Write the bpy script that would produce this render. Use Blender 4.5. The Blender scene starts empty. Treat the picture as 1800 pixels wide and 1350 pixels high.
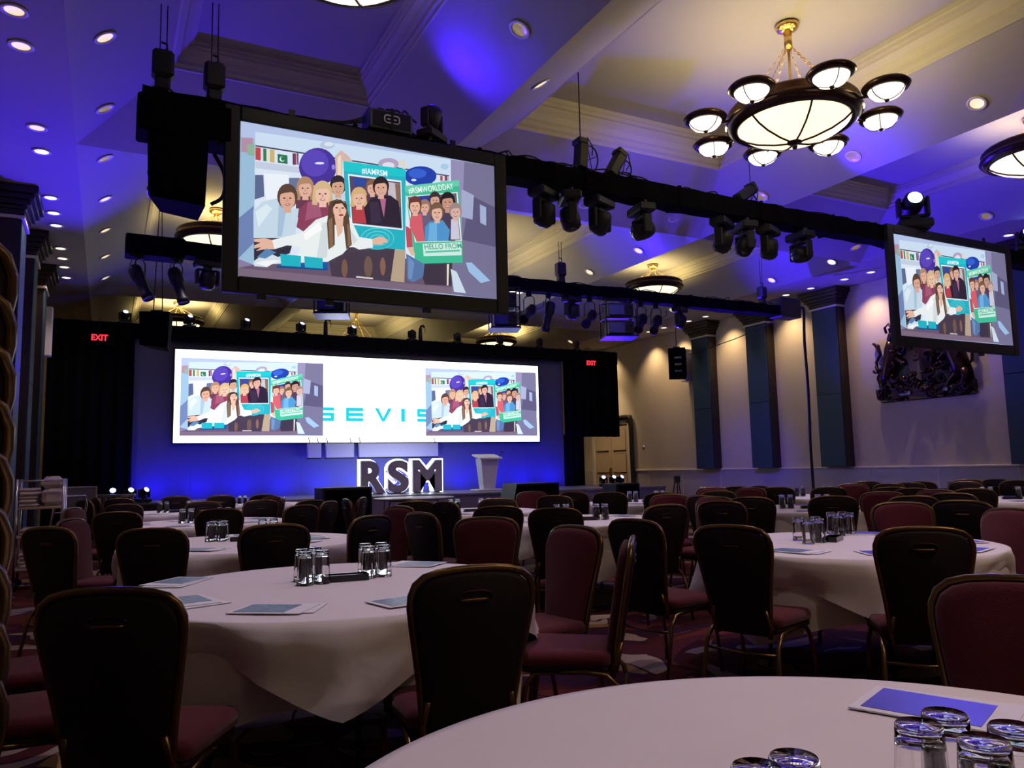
import bpy, math, random
from math import sin, cos, pi, radians, hypot, atan2, degrees
from mathutils import Vector, Matrix, Euler

random.seed(7)
scene = bpy.context.scene
COL = scene.collection

# ------------------------------------------------------------------ camera
F_PX, YAW, PITCH, ROLL = 1362.13, 0.482694, 0.1088553, -0.0219355
cam_d = bpy.data.cameras.new('camera')
cam_d.sensor_fit = 'HORIZONTAL'
cam_d.sensor_width = 36.0
cam_d.lens = 36.0 * F_PX / 1800.0
cam_d.clip_end = 200
cam = bpy.data.objects.new('camera', cam_d)
COL.objects.link(cam)
_F = Vector((sin(YAW) * cos(PITCH), cos(YAW) * cos(PITCH), sin(PITCH)))
_r = Vector((cos(YAW), -sin(YAW), 0))
_u = _r.cross(_F)
_r2 = _r * cos(ROLL) + _u * sin(ROLL)
_u2 = -_r * sin(ROLL) + _u * cos(ROLL)
_m = Matrix((_r2, _u2, -_F)).transposed().to_4x4()
_m.translation = Vector((0, 0, 1.30))
cam.matrix_world = _m
scene.camera = cam

# ------------------------------------------------------------------ world, view
w = bpy.data.worlds.new('world'); scene.world = w
w.use_nodes = True
w.node_tree.nodes['Background'].inputs[0].default_value = (0.0, 0.0, 0.0, 1)
w.node_tree.nodes['Background'].inputs[1].default_value = 0.0
vs = scene.view_settings
vs.view_transform = 'Standard'; vs.look = 'None'; vs.exposure = 0.0; vs.gamma = 1.0
vs.use_curve_mapping = False
cy = scene.cycles
cy.use_denoising = True
cy.use_adaptive_sampling = True; cy.adaptive_threshold = 0.07; cy.adaptive_min_samples = 16
cy.max_bounces = 7; cy.diffuse_bounces = 2; cy.glossy_bounces = 2; cy.transmission_bounces = 7
cy.transparent_max_bounces = 8
cy.caustics_reflective = False; cy.caustics_refractive = False
cy.sample_clamp_indirect = 4.0

BLUE = (0.045, 0.008, 1.0)
WARM = (1.0, 0.78, 0.27)

def lamp(name, kind, loc, energy, color, aim=None, angle=100, blend=0.8, radius=0.08, parent=None):
    d = bpy.data.lights.new(name, kind)
    d.energy = energy; d.color = color
    d.shadow_soft_size = radius
    if kind == 'SPOT':
        d.spot_size = radians(angle); d.spot_blend = blend
    o = bpy.data.objects.new(name, d); COL.objects.link(o)
    o.location = loc
    if aim is not None:
        v = Vector(aim) - Vector(loc)
        o.rotation_euler = v.to_track_quat('-Z', 'Y').to_euler()
    return o

# stage wash: blue battens standing on the stage at the foot of the set
for i in range(12):
    lamp('blue_batten', 'SPOT', (1.0 + i * 0.98, 19.52, 0.86), 80, (0.008, 0.003, 1.0), (1.0 + i * 0.98, 20.1, 1.45), 150, 1.0, 0.12)
# blue moving heads standing left and right of the stage, thrown out over the hall ceiling
for loc, aim, e, a in [
    ((0.13, 16.35, 1.15), (-0.9, 12.6, 5.7), 2000, 62),
    ((0.42, 16.35, 1.15), (0.6, 8.0, 5.9), 1700, 66),
    ((0.67, 16.35, 1.15), (7.6, 11.6, 5.75), 4500, 36),
    ((12.22, 17.70, 1.10), (8.6, 12.0, 5.75), 4500, 36),
    ((12.55, 17.70, 1.10), (11.8, 10.6, 5.8), 5500, 44),
    ((12.80, 17.70, 1.10), (14.6, 10.0, 5.7), 4500, 55),
]:
    lamp('stage_head_beam', 'SPOT', loc, e, BLUE, aim, a, 1.0, 0.06)
# blue moving heads on the trusses
for loc, aim, e, a in [
    ((3.24, 8.05, 5.60), (3.95, 7.1, 5.95), 85, 160),
    ((7.2, 12.8, 5.30), (7.8, 11.6, 5.8), 80, 160),
    ((9.6, 12.8, 5.30), (9.9, 11.9, 5.75), 70, 160),
    ((9.5, 7.80, 5.30), (9.95, 7.0, 5.85), 150, 110),
    ((11.83, 8.0, 5.70), (11.8, 6.9, 6.3), 60, 165),
    ((7.3, 8.20, 5.35), (7.6, 11.0, 5.85), 150, 100),
    ((13.0, 12.8, 5.30), (14.2, 12.8, 5.85), 70, 130),
    ((11.1, 13.1, 4.2), (16.5, 16.9, 0.9), 650, 36),
    ((13.6, 13.1, 4.6), (16.5, 17.2, 3.0), 200, 40),
    ((8.5, 8.0, 4.2), (16.5, 12.4, 0.8), 260, 26),
]:
    lamp('moving_head_beam', 'SPOT', loc, e, BLUE, aim, a, 1.0, 0.06)
lamp('front_beam', 'SPOT', (11.72, 7.70, 5.42), 500, (0.16, 0.10, 1.0), (1.5, 1.6, 0.8), 60, 1.0, 0.1)
# wall washers: warm recessed lamps close to the right wall
for y in (23.6, 21.0, 19.55, 17.3, 14.95, 12.4, 10.6, 7.7):
    lamp('wall_washer', 'SPOT', (16.02, y, 5.66), 170, (1.0, 0.69, 0.36), (16.60, y, 3.2), 96, 1.0, 0.05)
lamp('door_fill_spot', 'SPOT', (15.2, 23.2, 5.66), 420, (1.0, 0.70, 0.40), (16.6, 23.8, 1.0), 60, 1.0, 0.06)  # added spot without a fixture, brightens the door
# house downlights over the floor
for x, y in [(-0.9, 8.9), (-0.9, 13.8), (-0.9, 18.3), (4.12, 4.6), (4.12, 9.4), (10.2, 5.6), (10.2, 10.6), (4.12, 14.5), (10.2, 15.5), (4.12, -0.4), (10.2, 0.5)]:
    lamp('downlight_lamp', 'SPOT', (x, y, 5.62), 330 if y < 1 else 95, (1.0, 0.70, 0.60), (x, y, 0), 110, 0.9, 0.10)
# added fill spots without fixtures, brighten the table tops
for x, y in [(1.02, .74), (1.0, 3.78), (4.35, 3.6), (7.6, 3.75), (1.0, 6.6), (4.35, 6.85), (7.3, 6.6), (10.5, 6.15), (1.03, 9.7), (4.2, 9.3), (7.2, 9.5), (9.95, 8.8), (12.9, 8.65), (.97, 12.8), (2.4, 14.8)]:
    lamp('table_fill_spot', 'SPOT', (x + .35, y - .25, 5.68), 250 if y < 1 else 320, (0.95, 0.76, 0.92), (x, y, .76), 34, 0.65, 0.05)

# ------------------------------------------------------------------ helpers
def srgb(h, a=1.0):
    if isinstance(h, str):
        c = [int(h[i:i + 2], 16) / 255 for i in (0, 2, 4)]
    else:
        c = [v / 255 for v in h]
    return tuple((v / 12.92 if v <= 0.04045 else ((v + 0.055) / 1.055) ** 2.4) for v in c) + (a,)

MATS = {}
def mat(name, col=(0.5, 0.5, 0.5), rough=0.6, metal=0.0, emit=None, estr=0.0, spec=0.5, trans=0.0, ior=1.45,
        noise=0.0, nscale=20.0, bump=0.0, bscale=60.0, sheen=0.0, coat=0.0):
    m = bpy.data.materials.new(name); m.use_nodes = True
    nt = m.node_tree; b = nt.nodes['Principled BSDF']
    c = col if len(col) == 4 else (*col, 1)
    b.inputs['Base Color'].default_value = c
    b.inputs['Roughness'].default_value = rough
    b.inputs['Metallic'].default_value = metal
    b.inputs['Specular IOR Level'].default_value = spec
    b.inputs['IOR'].default_value = ior
    b.inputs['Transmission Weight'].default_value = trans
    if sheen: b.inputs['Sheen Weight'].default_value = sheen
    if coat: b.inputs['Coat Weight'].default_value = coat; b.inputs['Coat Roughness'].default_value = 0.15
    if emit is not None:
        b.inputs['Emission Color'].default_value = (*emit[:3], 1)
        b.inputs['Emission Strength'].default_value = estr
    tc = nt.nodes.new('ShaderNodeTexCoord')
    if noise:
        n = nt.nodes.new('ShaderNodeTexNoise'); n.inputs['Scale'].default_value = nscale; n.inputs['Detail'].default_value = 4
        nt.links.new(tc.outputs['Object'], n.inputs['Vector'])
        mx = nt.nodes.new('ShaderNodeMix'); mx.data_type = 'RGBA'
        mx.inputs[6].default_value = tuple(v * (1 - noise) for v in c[:3]) + (1,)
        mx.inputs[7].default_value = tuple(min(1, v * (1 + noise)) for v in c[:3]) + (1,)
        nt.links.new(n.outputs['Fac'], mx.inputs[0])
        nt.links.new(mx.outputs[2], b.inputs['Base Color'])
    if bump:
        n2 = nt.nodes.new('ShaderNodeTexNoise'); n2.inputs['Scale'].default_value = bscale; n2.inputs['Detail'].default_value = 3
        nt.links.new(tc.outputs['Object'], n2.inputs['Vector'])
        bp = nt.nodes.new('ShaderNodeBump'); bp.inputs['Strength'].default_value = bump; bp.inputs['Distance'].default_value = 0.02
        nt.links.new(n2.outputs['Fac'], bp.inputs['Height'])
        nt.links.new(bp.outputs['Normal'], b.inputs['Normal'])
    MATS[name] = m
    return m

M_CEIL = mat('ceiling_plaster', (0.40, 0.375, 0.39), 0.85, noise=0.02, nscale=3, spec=0.2)
M_CROWN = mat('crown_plaster', (0.50, 0.46, 0.42), 0.7, noise=0.03, nscale=5, spec=0.3)
M_WALL = mat('wallpaper', (0.56, 0.49, 0.40), 0.75, noise=0.10, nscale=45, bump=0.25, bscale=90)
M_WALLY = mat('ochre_lit_wall', (0.55, 0.42, 0.22), 0.75, noise=0.06, nscale=30)  # warm light from behind the drape is put into this wall colour
M_DADO = mat('dado_lacquer', (0.46, 0.43, 0.44), 0.22, noise=0.03, nscale=6, coat=0.3)
M_TRIM = mat('trim_paint', (0.62, 0.58, 0.52), 0.45, noise=0.03)
M_WOOD = mat('dark_wood', (0.020, 0.013, 0.012), 0.4, noise=0.25, nscale=8)
M_TEAL = mat('teal_panel', (0.018, 0.050, 0.085), 0.55, noise=0.12, nscale=30)
M_BLACK = mat('black_metal', (0.006, 0.006, 0.008), 0.5, noise=0.2, nscale=30)
M_BLACKG = mat('black_gloss', (0.008, 0.008, 0.010), 0.2, noise=0.1)
M_DRAPE = mat('black_velvet', (0.0025, 0.0025, 0.004), 0.95, noise=0.2, nscale=15, spec=0.1)
M_GREYM = mat('grey_metal', (0.20, 0.20, 0.22), 0.4, metal=0.7, noise=0.1)
M_CHROME = mat('chrome', (0.6, 0.6, 0.62), 0.22, metal=1.0, noise=0.05)
M_BRASS = mat('brass', (0.75, 0.52, 0.20), 0.28, metal=1.0, noise=0.08)
M_GOLD = mat('bronze_gold_frame', (0.15, 0.095, 0.040), 0.30, metal=0.9, noise=0.15, nscale=12)
M_BRONZE = mat('dark_bronze', (0.045, 0.022, 0.020), 0.28, metal=0.7, noise=0.25, nscale=14)
M_PAD = mat('maroon_fabric', (0.082, 0.010, 0.020), 0.9, noise=0.18, nscale=140, bump=0.25, bscale=260, sheen=0.15, spec=0.2)
M_SHELL = mat('dark_chair_back', (0.009, 0.003, 0.006), 0.65, noise=0.15, nscale=60, spec=0.3)
M_CLOTH = mat('white_linen', (0.68, 0.64, 0.66), 0.9, noise=0.03, nscale=9, bump=0.35, bscale=5, spec=0.15)
M_CLOTH2 = mat('white_under_linen', (0.60, 0.56, 0.56), 0.9, noise=0.04, nscale=9, bump=0.4, bscale=5, spec=0.15)
M_TTOP = mat('table_laminate', (0.16, 0.13, 0.13), 0.5, noise=0.15)
M_GLASS = mat('clear_glass', (1, 1, 1), 0.0, trans=1.0, ior=1.47)
M_PAPER = mat('paper', (0.72, 0.72, 0.76), 0.7, noise=0.02)
M_PHOTO = mat('brochure_photo', (0.14, 0.22, 0.34), 0.4, noise=0.95, nscale=38)
M_PHOTOB = mat('brochure_photo_blue', (0.05, 0.06, 0.42), 0.4, noise=0.3, nscale=9)
M_SET = mat('set_wall_paint', (0.11, 0.11, 0.15), 0.7, noise=0.06, nscale=5)
M_SETG = mat('set_grey_panel', (0.50, 0.47, 0.50), 0.7, noise=0.03)
M_DECK = mat('stage_deck', (0.26, 0.24, 0.28), 0.35, noise=0.1, nscale=8)
M_FASCIA = mat('stage_fascia', (0.27, 0.25, 0.30), 0.6, noise=0.08, nscale=10)
M_WHITE = mat('white_acrylic', (0.82, 0.82, 0.86), 0.35, noise=0.03)
M_LINEN = mat('folded_linen', (0.66, 0.58, 0.56), 0.9, noise=0.08, nscale=10, bump=0.2, bscale=20)
M_DOOR = mat('door_paint', (0.52, 0.40, 0.28), 0.55, noise=0.06, nscale=12)
M_RUBBER = mat('black_cable', (0.010, 0.010, 0.011), 0.6, noise=0.1)
M_BOWL = mat('frosted_glass_lit', (0.9, 0.85, 0.75), 0.4, emit=(1.0, 0.84, 0.54), estr=1.5)
M_BOWLS = mat('small_frosted_glass_lit', (0.9, 0.88, 0.8), 0.4, emit=(1.0, 0.90, 0.72), estr=2.1)
M_DLENS = mat('downlight_lens', (0.8, 0.75, 0.6), 0.4, emit=(1.0, 0.80, 0.50), estr=0.9)
M_DLENSW = mat('downlight_lens_bright', (0.8, 0.75, 0.6), 0.4, emit=(1.0, 0.86, 0.62), estr=2.4)
M_DOFF = mat('downlight_reflector', (0.55, 0.42, 0.18), 0.3, metal=0.6, emit=(1.0, 0.75, 0.3), estr=0.18)
M_DRING = mat('downlight_ring', (0.75, 0.72, 0.66), 0.4, noise=0.03)
M_EXIT = mat('exit_red_lit', (0.5, 0.02, 0.02), 0.5, emit=(1.0, 0.03, 0.05), estr=1.6)
M_BLUEL = mat('blue_lens_lit', (0.2, 0.2, 0.9), 0.3, emit=(0.22, 0.34, 1.0), estr=14.0)
M_BLUEL2 = mat('pale_lens_lit', (0.5, 0.6, 0.9), 0.3, emit=(0.45, 0.60, 1.0), estr=2.6)
M_LENS = mat('dark_lens', (0.02, 0.02, 0.05), 0.05, noise=0.1, coat=0.6)
M_HALO = mat('letter_backlight', (0.9, 0.9, 1), 0.5, emit=(0.80, 0.92, 1.0), estr=3.2)
M_LFACE = mat('letter_face', (0.46, 0.42, 0.46), 0.55, noise=0.03)
M_BLUEG = mat('blue_lit_cover', (0.03, 0.03, 0.30), 0.25, noise=0.2)  # blue stage light on the projector cage faces is put into the colour

def picture_material(name, strength):
    m = bpy.data.materials.new(name); m.use_nodes = True
    nt = m.node_tree; b = nt.nodes['Principled BSDF']
    a = nt.nodes.new('ShaderNodeAttribute'); a.attribute_name = 'Col'
    nt.links.new(a.outputs['Color'], b.inputs['Emission Color'])
    b.inputs['Emission Strength'].default_value = strength
    b.inputs['Base Color'].default_value = (0.02, 0.02, 0.02, 1)
    b.inputs['Roughness'].default_value = 0.6
    return m
M_PROJ = picture_material('projected_picture', 0.95)
M_LED = picture_material('led_picture', 2.6)
M_LEDPIC = picture_material('led_inset_picture', 1.25)

def carpet_material():
    m = bpy.data.materials.new('patterned_carpet'); m.use_nodes = True
    nt = m.node_tree; N = nt.nodes; Lk = nt.links; b = N['Principled BSDF']
    tc = N.new('ShaderNodeTexCoord')
    nz = N.new('ShaderNodeTexNoise'); nz.inputs['Scale'].default_value = 0.9; nz.inputs['Detail'].default_value = 2
    Lk.new(tc.outputs['Object'], nz.inputs['Vector'])
    va = N.new('ShaderNodeVectorMath'); va.operation = 'MULTIPLY_ADD'
    va.inputs[1].default_value = (1.6, 1.6, 0); Lk.new(nz.outputs['Color'], va.inputs[0]); Lk.new(tc.outputs['Object'], va.inputs[2])
    mp = N.new('ShaderNodeMapping'); mp.inputs['Scale'].default_value = (1.0, 2.3, 1); mp.inputs['Rotation'].default_value = (0, 0, 0.6)
    Lk.new(va.outputs[0], mp.inputs['Vector'])
    vo = N.new('ShaderNodeTexVoronoi'); vo.inputs['Scale'].default_value = 2.0
    Lk.new(mp.outputs[0], vo.inputs['Vector'])
    sp = N.new('ShaderNodeSeparateColor'); Lk.new(vo.outputs['Color'], sp.inputs[0])
    cr = N.new('ShaderNodeValToRGB'); cr.color_ramp.interpolation = 'CONSTANT'
    stops = [(0.0, (0.085, 0.014, 0.016)), (0.34, (0.16, 0.030, 0.022)), (0.54, (0.42, 0.32, 0.24)), (0.64, (0.05, 0.012, 0.040)),
             (0.72, (0.34, 0.21, 0.07)), (0.82, (0.30, 0.24, 0.26)), (0.92, (0.07, 0.02, 0.06))]
    e = cr.color_ramp.elements
    e[0].position, e[0].color = stops[0][0], (*stops[0][1], 1)
    e[1].position, e[1].color = stops[1][0], (*stops[1][1], 1)
    for p, c in stops[2:]:
        x = e.new(p); x.color = (*c, 1)
    Lk.new(sp.outputs[0], cr.inputs[0])
    ed = N.new('ShaderNodeTexVoronoi'); ed.feature = 'DISTANCE_TO_EDGE'; ed.inputs['Scale'].default_value = 2.0
    Lk.new(mp.outputs[0], ed.inputs['Vector'])
    lt = N.new('ShaderNodeMath'); lt.operation = 'LESS_THAN'; lt.inputs[1].default_value = 0.025; Lk.new(ed.outputs['Distance'], lt.inputs[0])
    mx = N.new('ShaderNodeMix'); mx.data_type = 'RGBA'; mx.inputs[7].default_value = (0.05, 0.010, 0.014, 1)
    Lk.new(lt.outputs[0], mx.inputs[0]); Lk.new(cr.outputs[0], mx.inputs[6])
    gr = N.new('ShaderNodeTexNoise'); gr.inputs['Scale'].default_value = 90; Lk.new(tc.outputs['Object'], gr.inputs['Vector'])
    mx2 = N.new('ShaderNodeMix'); mx2.data_type = 'RGBA'; mx2.blend_type = 'MULTIPLY'; mx2.inputs[0].default_value = 0.5
    Lk.new(mx.outputs[2], mx2.inputs[6]); Lk.new(gr.outputs['Fac'], mx2.inputs[7])
    Lk.new(mx2.outputs[2], b.inputs['Base Color'])
    bp = N.new('ShaderNodeBump'); bp.inputs['Strength'].default_value = 0.3; Lk.new(gr.outputs['Fac'], bp.inputs['Height'])
    Lk.new(bp.outputs['Normal'], b.inputs['Normal'])
    b.inputs['Roughness'].default_value = 0.95; b.inputs['Specular IOR Level'].default_value = 0.15
    return m
M_CARPET = carpet_material()

class MB:
    """collects polygons for one mesh"""
    def __init__(self):
        self.v = []; self.f = []; self.s = []
    def add(self, vs, fs, smooth=False, xf=None):
        o = len(self.v)
        for p in vs:
            self.v.append(tuple(xf @ Vector(p)) if xf is not None else tuple(p))
        for f in fs:
            self.f.append(tuple(i + o for i in f)); self.s.append(smooth)
        return self
    def box(self, x0, x1, y0, y1, z0, z1, bev=0.0, xf=None):
        if bev <= 0:
            vs = [(x, y, z) for z in (z0, z1) for y in (y0, y1) for x in (x0, x1)]
            fs = [(0, 2, 3, 1), (4, 5, 7, 6), (0, 1, 5, 4), (2, 6, 7, 3), (0, 4, 6, 2), (1, 3, 7, 5)]
            return self.add(vs, fs, False, xf)
        b = min(bev, (x1 - x0) / 2.01, (y1 - y0) / 2.01, (z1 - z0) / 2.01)
        prof = [(b, z0), (0, z0 + b), (0, z1 - b), (b, z1)]
        vs = []
        for i, z in prof:
            j = b if i == 0 else b
            k = i
            vs += [(x0 + k, y0 + k + (b if k == 0 else 0), z), (x0 + k + b, y0 + k, z), (x1 - k - b, y0 + k, z), (x1 - k, y0 + k + (b if k == 0 else 0), z),
                   (x1 - k, y1 - k - (b if k == 0 else 0), z), (x1 - k - b, y1 - k, z), (x0 + k + b, y1 - k, z), (x0 + k, y1 - k - (b if k == 0 else 0), z)]
        fs = [tuple(range(7, -1, -1)), tuple(range(24, 32))]
        for r in range(3):
            for k in range(8):
                a = r * 8 + k; c = r * 8 + (k + 1) % 8
                fs.append((a, c, c + 8, a + 8))
        return self.add(vs, fs, False, xf)
    def lathe(self, prof, n=20, xf=None, smooth=True, cap=True):
        vs = []; fs = []; ring = []
        for r, z in prof:
            if r < 1e-6:
                ring.append([len(vs)]); vs.append((0, 0, z))
            else:
                ring.append(list(range(len(vs), len(vs) + n)))
                vs += [(r * cos(2 * pi * k / n), r * sin(2 * pi * k / n), z) for k in range(n)]
        for a, b in zip(ring, ring[1:]):
            for k in range(n):
                a0, a1 = a[k % len(a)], a[(k + 1) % len(a)]; b0, b1 = b[k % len(b)], b[(k + 1) % len(b)]
                q = [a0, a1, b1, b0]; q2 = []
                for i in q:
                    if i not in q2: q2.append(i)
                if len(q2) >= 3: fs.append(tuple(q2))
        return self.add(vs, fs, smooth, xf)
    def tube(self, pts, r, n=8, closed=False, cap=True, smooth=True, xf=None):
        P = [Vector(p) for p in pts]; m = len(P); vs = []; fs = []
        rr = r if isinstance(r, (list, tuple)) else [r] * m
        up = None
        for i in range(m):
            a = P[i - 1] if (i > 0 or closed) else P[i]; b = P[(i + 1) % m] if (i < m - 1 or closed) else P[i]
            t = (b - a).normalized()
            if up is None:
                up = Vector((0, 0, 1)) if abs(t.z) < 0.9 else Vector((1, 0, 0))
            x = t.cross(up)
            if x.length < 1e-5: x = t.orthogonal()
            x.normalize(); y = x.cross(t).normalized(); up = y
            vs += [tuple(P[i] + (x * cos(2 * pi * k / n) + y * sin(2 * pi * k / n)) * rr[i]) for k in range(n)]
        for i in range(m if closed else m - 1):
            j = (i + 1) % m
            for k in range(n):
                fs.append((i * n + k, i * n + (k + 1) % n, j * n + (k + 1) % n, j * n + k))
        if cap and not closed:
            fs.append(tuple(range(n - 1, -1, -1))); fs.append(tuple((m - 1) * n + k for k in range(n)))
        return self.add(vs, fs, smooth, xf)
    def cyl(self, a, b, r, n=12, r2=None, xf=None):
        return self.tube([a, b], [r, r if r2 is None else r2], n, xf=xf)
    def prism(self, poly, d0, d1, xf=None, smooth=False):
        """poly in (x,z), extruded along y from d0 to d1"""
        n = len(poly)
        vs = [(x, d0, z) for x, z in poly] + [(x, d1, z) for x, z in poly]
        fs = [tuple(range(n)), tuple(range(2 * n - 1, n - 1, -1))] + [((i + 1) % n, i, i + n, (i + 1) % n + n) for i in range(n)]
        return self.add(vs, fs, smooth, xf)
    def ball(self, c, rx, ry=None, rz=None, n=12, m=8, xf=None):
        ry = rx if ry is None else ry; rz = rx if rz is None else rz
        X = Matrix.Translation(Vector(c)) @ Matrix.Diagonal((rx, ry, rz, 1))
        if xf is not None: X = xf @ X
        return self.lathe([(sin(pi * k / m), -cos(pi * k / m)) for k in range(m + 1)], n, X)
    def mesh(self, name, m):
        me = bpy.data.meshes.new(name)
        me.from_pydata(self.v, [], self.f); me.update()
        if m is not None: me.materials.append(m)
        me.polygons.foreach_set('use_smooth', self.s)
        return me
    def build(self, name, m, parent=None, loc=None, rz=0.0):
        return link(name, self.mesh(name, m), parent, loc, rz)

def link(name, me, parent=None, loc=None, rz=0.0):
    o = bpy.data.objects.new(name, me); COL.objects.link(o)
    if parent is not None: o.parent = parent
    if loc is not None: o.location = loc
    if rz: o.rotation_euler = (0, 0, rz)
    return o

def tag(o, label=None, cat=None, group=None, kind=None):
    if label: o['label'] = label
    if cat: o['category'] = cat
    if group: o['group'] = group
    if kind: o['kind'] = kind
    return o
def empty(name, loc, rz=0.0, label=None, cat=None, group=None, kind=None, rot=None):
    o = bpy.data.objects.new(name, None); COL.objects.link(o)
    o.location = loc; o.rotation_euler = rot if rot is not None else (0, 0, rz); o.empty_display_size = 0.1
    return tag(o, label, cat, group, kind)
KIDS = {}
def tree(o):
    KIDS[o.name] = [c for c in bpy.data.objects if c.parent == o]
    for c in KIDS[o.name]: tree(c)
def copy_tree(o, parent=None):
    if o.name not in KIDS: tree(o)
    c = o.copy(); COL.objects.link(c); c.parent = parent
    for k in KIDS[o.name]: copy_tree(k, c)
    return c
def text_geo(s, size=1.0, extrude=0.0, offset=0.0, align='LEFT', spacing=1.0):
    cu = bpy.data.curves.new('lettering', 'FONT'); cu.body = s; cu.size = size; cu.extrude = extrude; cu.offset = offset
    cu.align_x = align; cu.space_character = spacing; cu.resolution_u = 6
    o = bpy.data.objects.new('lettering', cu); COL.objects.link(o)
    bpy.context.view_layer.update()
    me = bpy.data.meshes.new_from_object(o.evaluated_get(bpy.context.evaluated_depsgraph_get()))
    vs = [tuple(v.co) for v in me.vertices]; fs = [tuple(p.vertices) for p in me.polygons]
    bpy.data.objects.remove(o); bpy.data.curves.remove(cu); bpy.data.meshes.remove(me)
    return vs, fs
ORD = ['first', 'second', 'third', 'fourth', 'fifth', 'sixth', 'seventh', 'eighth', 'ninth', 'tenth', 'eleventh', 'twelfth']

# ------------------------------------------------------------------ room shell
XL, XR, YN, YB, ZC = -1.55, 16.6, -12.0, 31.0, 5.7
XF = [-0.48, 4.12, 10.2, 14.8]
YF = [-7.47, 1.95, 11.37, 20.79, 30.2]

fl = MB().add([(XL - .2, YN, 0), (XR + .2, YN, 0), (XR + .2, YB, 0), (XL - .2, YB, 0)], [(0, 1, 2, 3)]).build('floor', M_CARPET)
tag(fl, 'dark red carpet with large cream and gold swirls', None, None, 'structure')

def coffer_rings(x0, x1, y0, y1):
    return [(0.0, 6.30), (0.03, 6.30), (0.03, 6.35), (0.07, 6.38), (0.07, 6.45), (0.10, 6.47), (0.13, 6.55), (0.19, 6.61), (0.19, 6.65), (0.23, 6.66), (0.23, 6.71), (0.26, 6.72), (0.26, 6.78)]
cm = MB()
def quad(b, *p): b.add(p, [tuple(range(len(p)))])
# flat side strips and end strips
quad(cm, (XL - .2, YN, ZC), (XL - .2, YB, ZC), (XF[0], YB, ZC), (XF[0], YN, ZC))
quad(cm, (XF[3], YN, ZC), (XF[3], YB, ZC), (XR + .2, YB, ZC), (XR + .2, YN, ZC))
quad(cm, (XF[0], YN, ZC), (XF[0], YF[0], ZC), (XF[3], YF[0], ZC), (XF[3], YN, ZC))
quad(cm, (XF[0], YF[4], ZC), (XF[0], YB, ZC), (XF[3], YB, ZC), (XF[3], YF[4], ZC))
MXm, MYm, ZS = 1.03, 1.50, 6.30
cells = []
for i in range(3):
    for j in range(4):
        x0, x1, y0, y1 = XF[i], XF[i + 1], YF[j], YF[j + 1]
        my = (1.42, 1.69, 1.5)[i]
        a, b_, c, d = x0 + MXm, x1 - MXm, y0 + my, y1 - my
        o = [(x0, y0, ZC), (x1, y0, ZC), (x1, y1, ZC), (x0, y1, ZC)]
        n = [(a, c, ZS), (b_, c, ZS), (b_, d, ZS), (a, d, ZS)]
        for k in range(4):
            quad(cm, o[k], n[k], n[(k + 1) % 4], o[(k + 1) % 4])
        cells.append((a, b_, c, d, 6.62 if i != 1 else 6.78))
ceil = cm.build('ceiling', M_CEIL)
tag(ceil, 'folded plaster ceiling with sloping skirts around rectangular coffers', None, None, 'structure')
for (a, b_, c, d, ztop) in cells:
    m = MB(); R = [(i_, 6.30 + (z_ - 6.30) * (ztop - 6.30) / .48) for i_, z_ in coffer_rings(a, b_, c, d)]; vs = []; fs = []
    for ins, z in R:
        vs += [(a + ins, c + ins, z), (b_ - ins, c + ins, z), (b_ - ins, d - ins, z), (a + ins, d - ins, z)]
    for r in range(len(R) - 1):
        for k in range(4):
            p = r * 4 + k; q = r * 4 + (k + 1) % 4
            fs.append((p, p + 4, q + 4, q))
    m.add(vs, fs); m.build('crown_moulding', M_CROWN, ceil)
    ins = 0.26
    MB().add([(a + ins, c + ins, ztop), (b_ - ins, c + ins, ztop), (b_ - ins, d - ins, ztop), (a + ins, d - ins, ztop)], [(0, 3, 2, 1)]).build('coffer_panel', M_CEIL, ceil)
# roof slab above everything keeps stray light out
MB().box(XL - .3, XR + .3, YN - .1, YB + .1, 6.95, 7.05).build('roof_slab', M_CEIL, ceil)

def struct(name, mb, m, label):
    return tag(mb.build(name, m), label, None, None, 'structure')
wr = struct('wall_right', MB().box(XR, XR + .2, YN, YB, 1.14, 5.75), M_WALL, 'long beige papered wall on the right above the dado')
MB().box(XR - .03, XR + .2, YN, 22.55, 0.12, 1.14).build('dado_panel', M_DADO, wr)
MB().box(XR - .03, XR + .2, 25.1, YB, 0.12, 1.14).build('dado_panel', M_DADO, wr)
for k in range(14):   # raised joints between the dado boards
    y = 21.6 - 1.75 * k
    MB().box(XR - .036, XR - .03, y - .012, y + .012, 0.12, 1.12).build('dado_joint', M_TRIM, wr)
t1 = struct('trim_1', MB().box(XR - .06, XR, YN, 22.55, 1.12, 1.17, 0.01), M_TRIM, 'pale dado rail along the right wall')
struct('baseboard_right', MB().box(XR - .05, XR, YN, 22.55, 0, .12, 0.01), M_TRIM, 'baseboard along the right wall')
struct('wall_left', MB().box(XL - .2, XL, YN, YB, 0, 5.75), M_WALLY, 'ochre-lit wall on the left behind the dark pilasters')
struct('baseboard_left', MB().box(XL, XL + .03, YN, YB, 0, .14, 0.01), M_TRIM, 'baseboard along the left wall')
struct('wall_back', MB().box(XL - .2, XR + .2, YB, YB + .2, 0, 5.75), M_WALL, 'far end wall behind the stage drapes')
struct('wall_front', MB().box(XL - .2, XR + .2, YN - .2, YN, 0, 5.75), M_WALL, 'end wall behind the camera')

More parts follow.
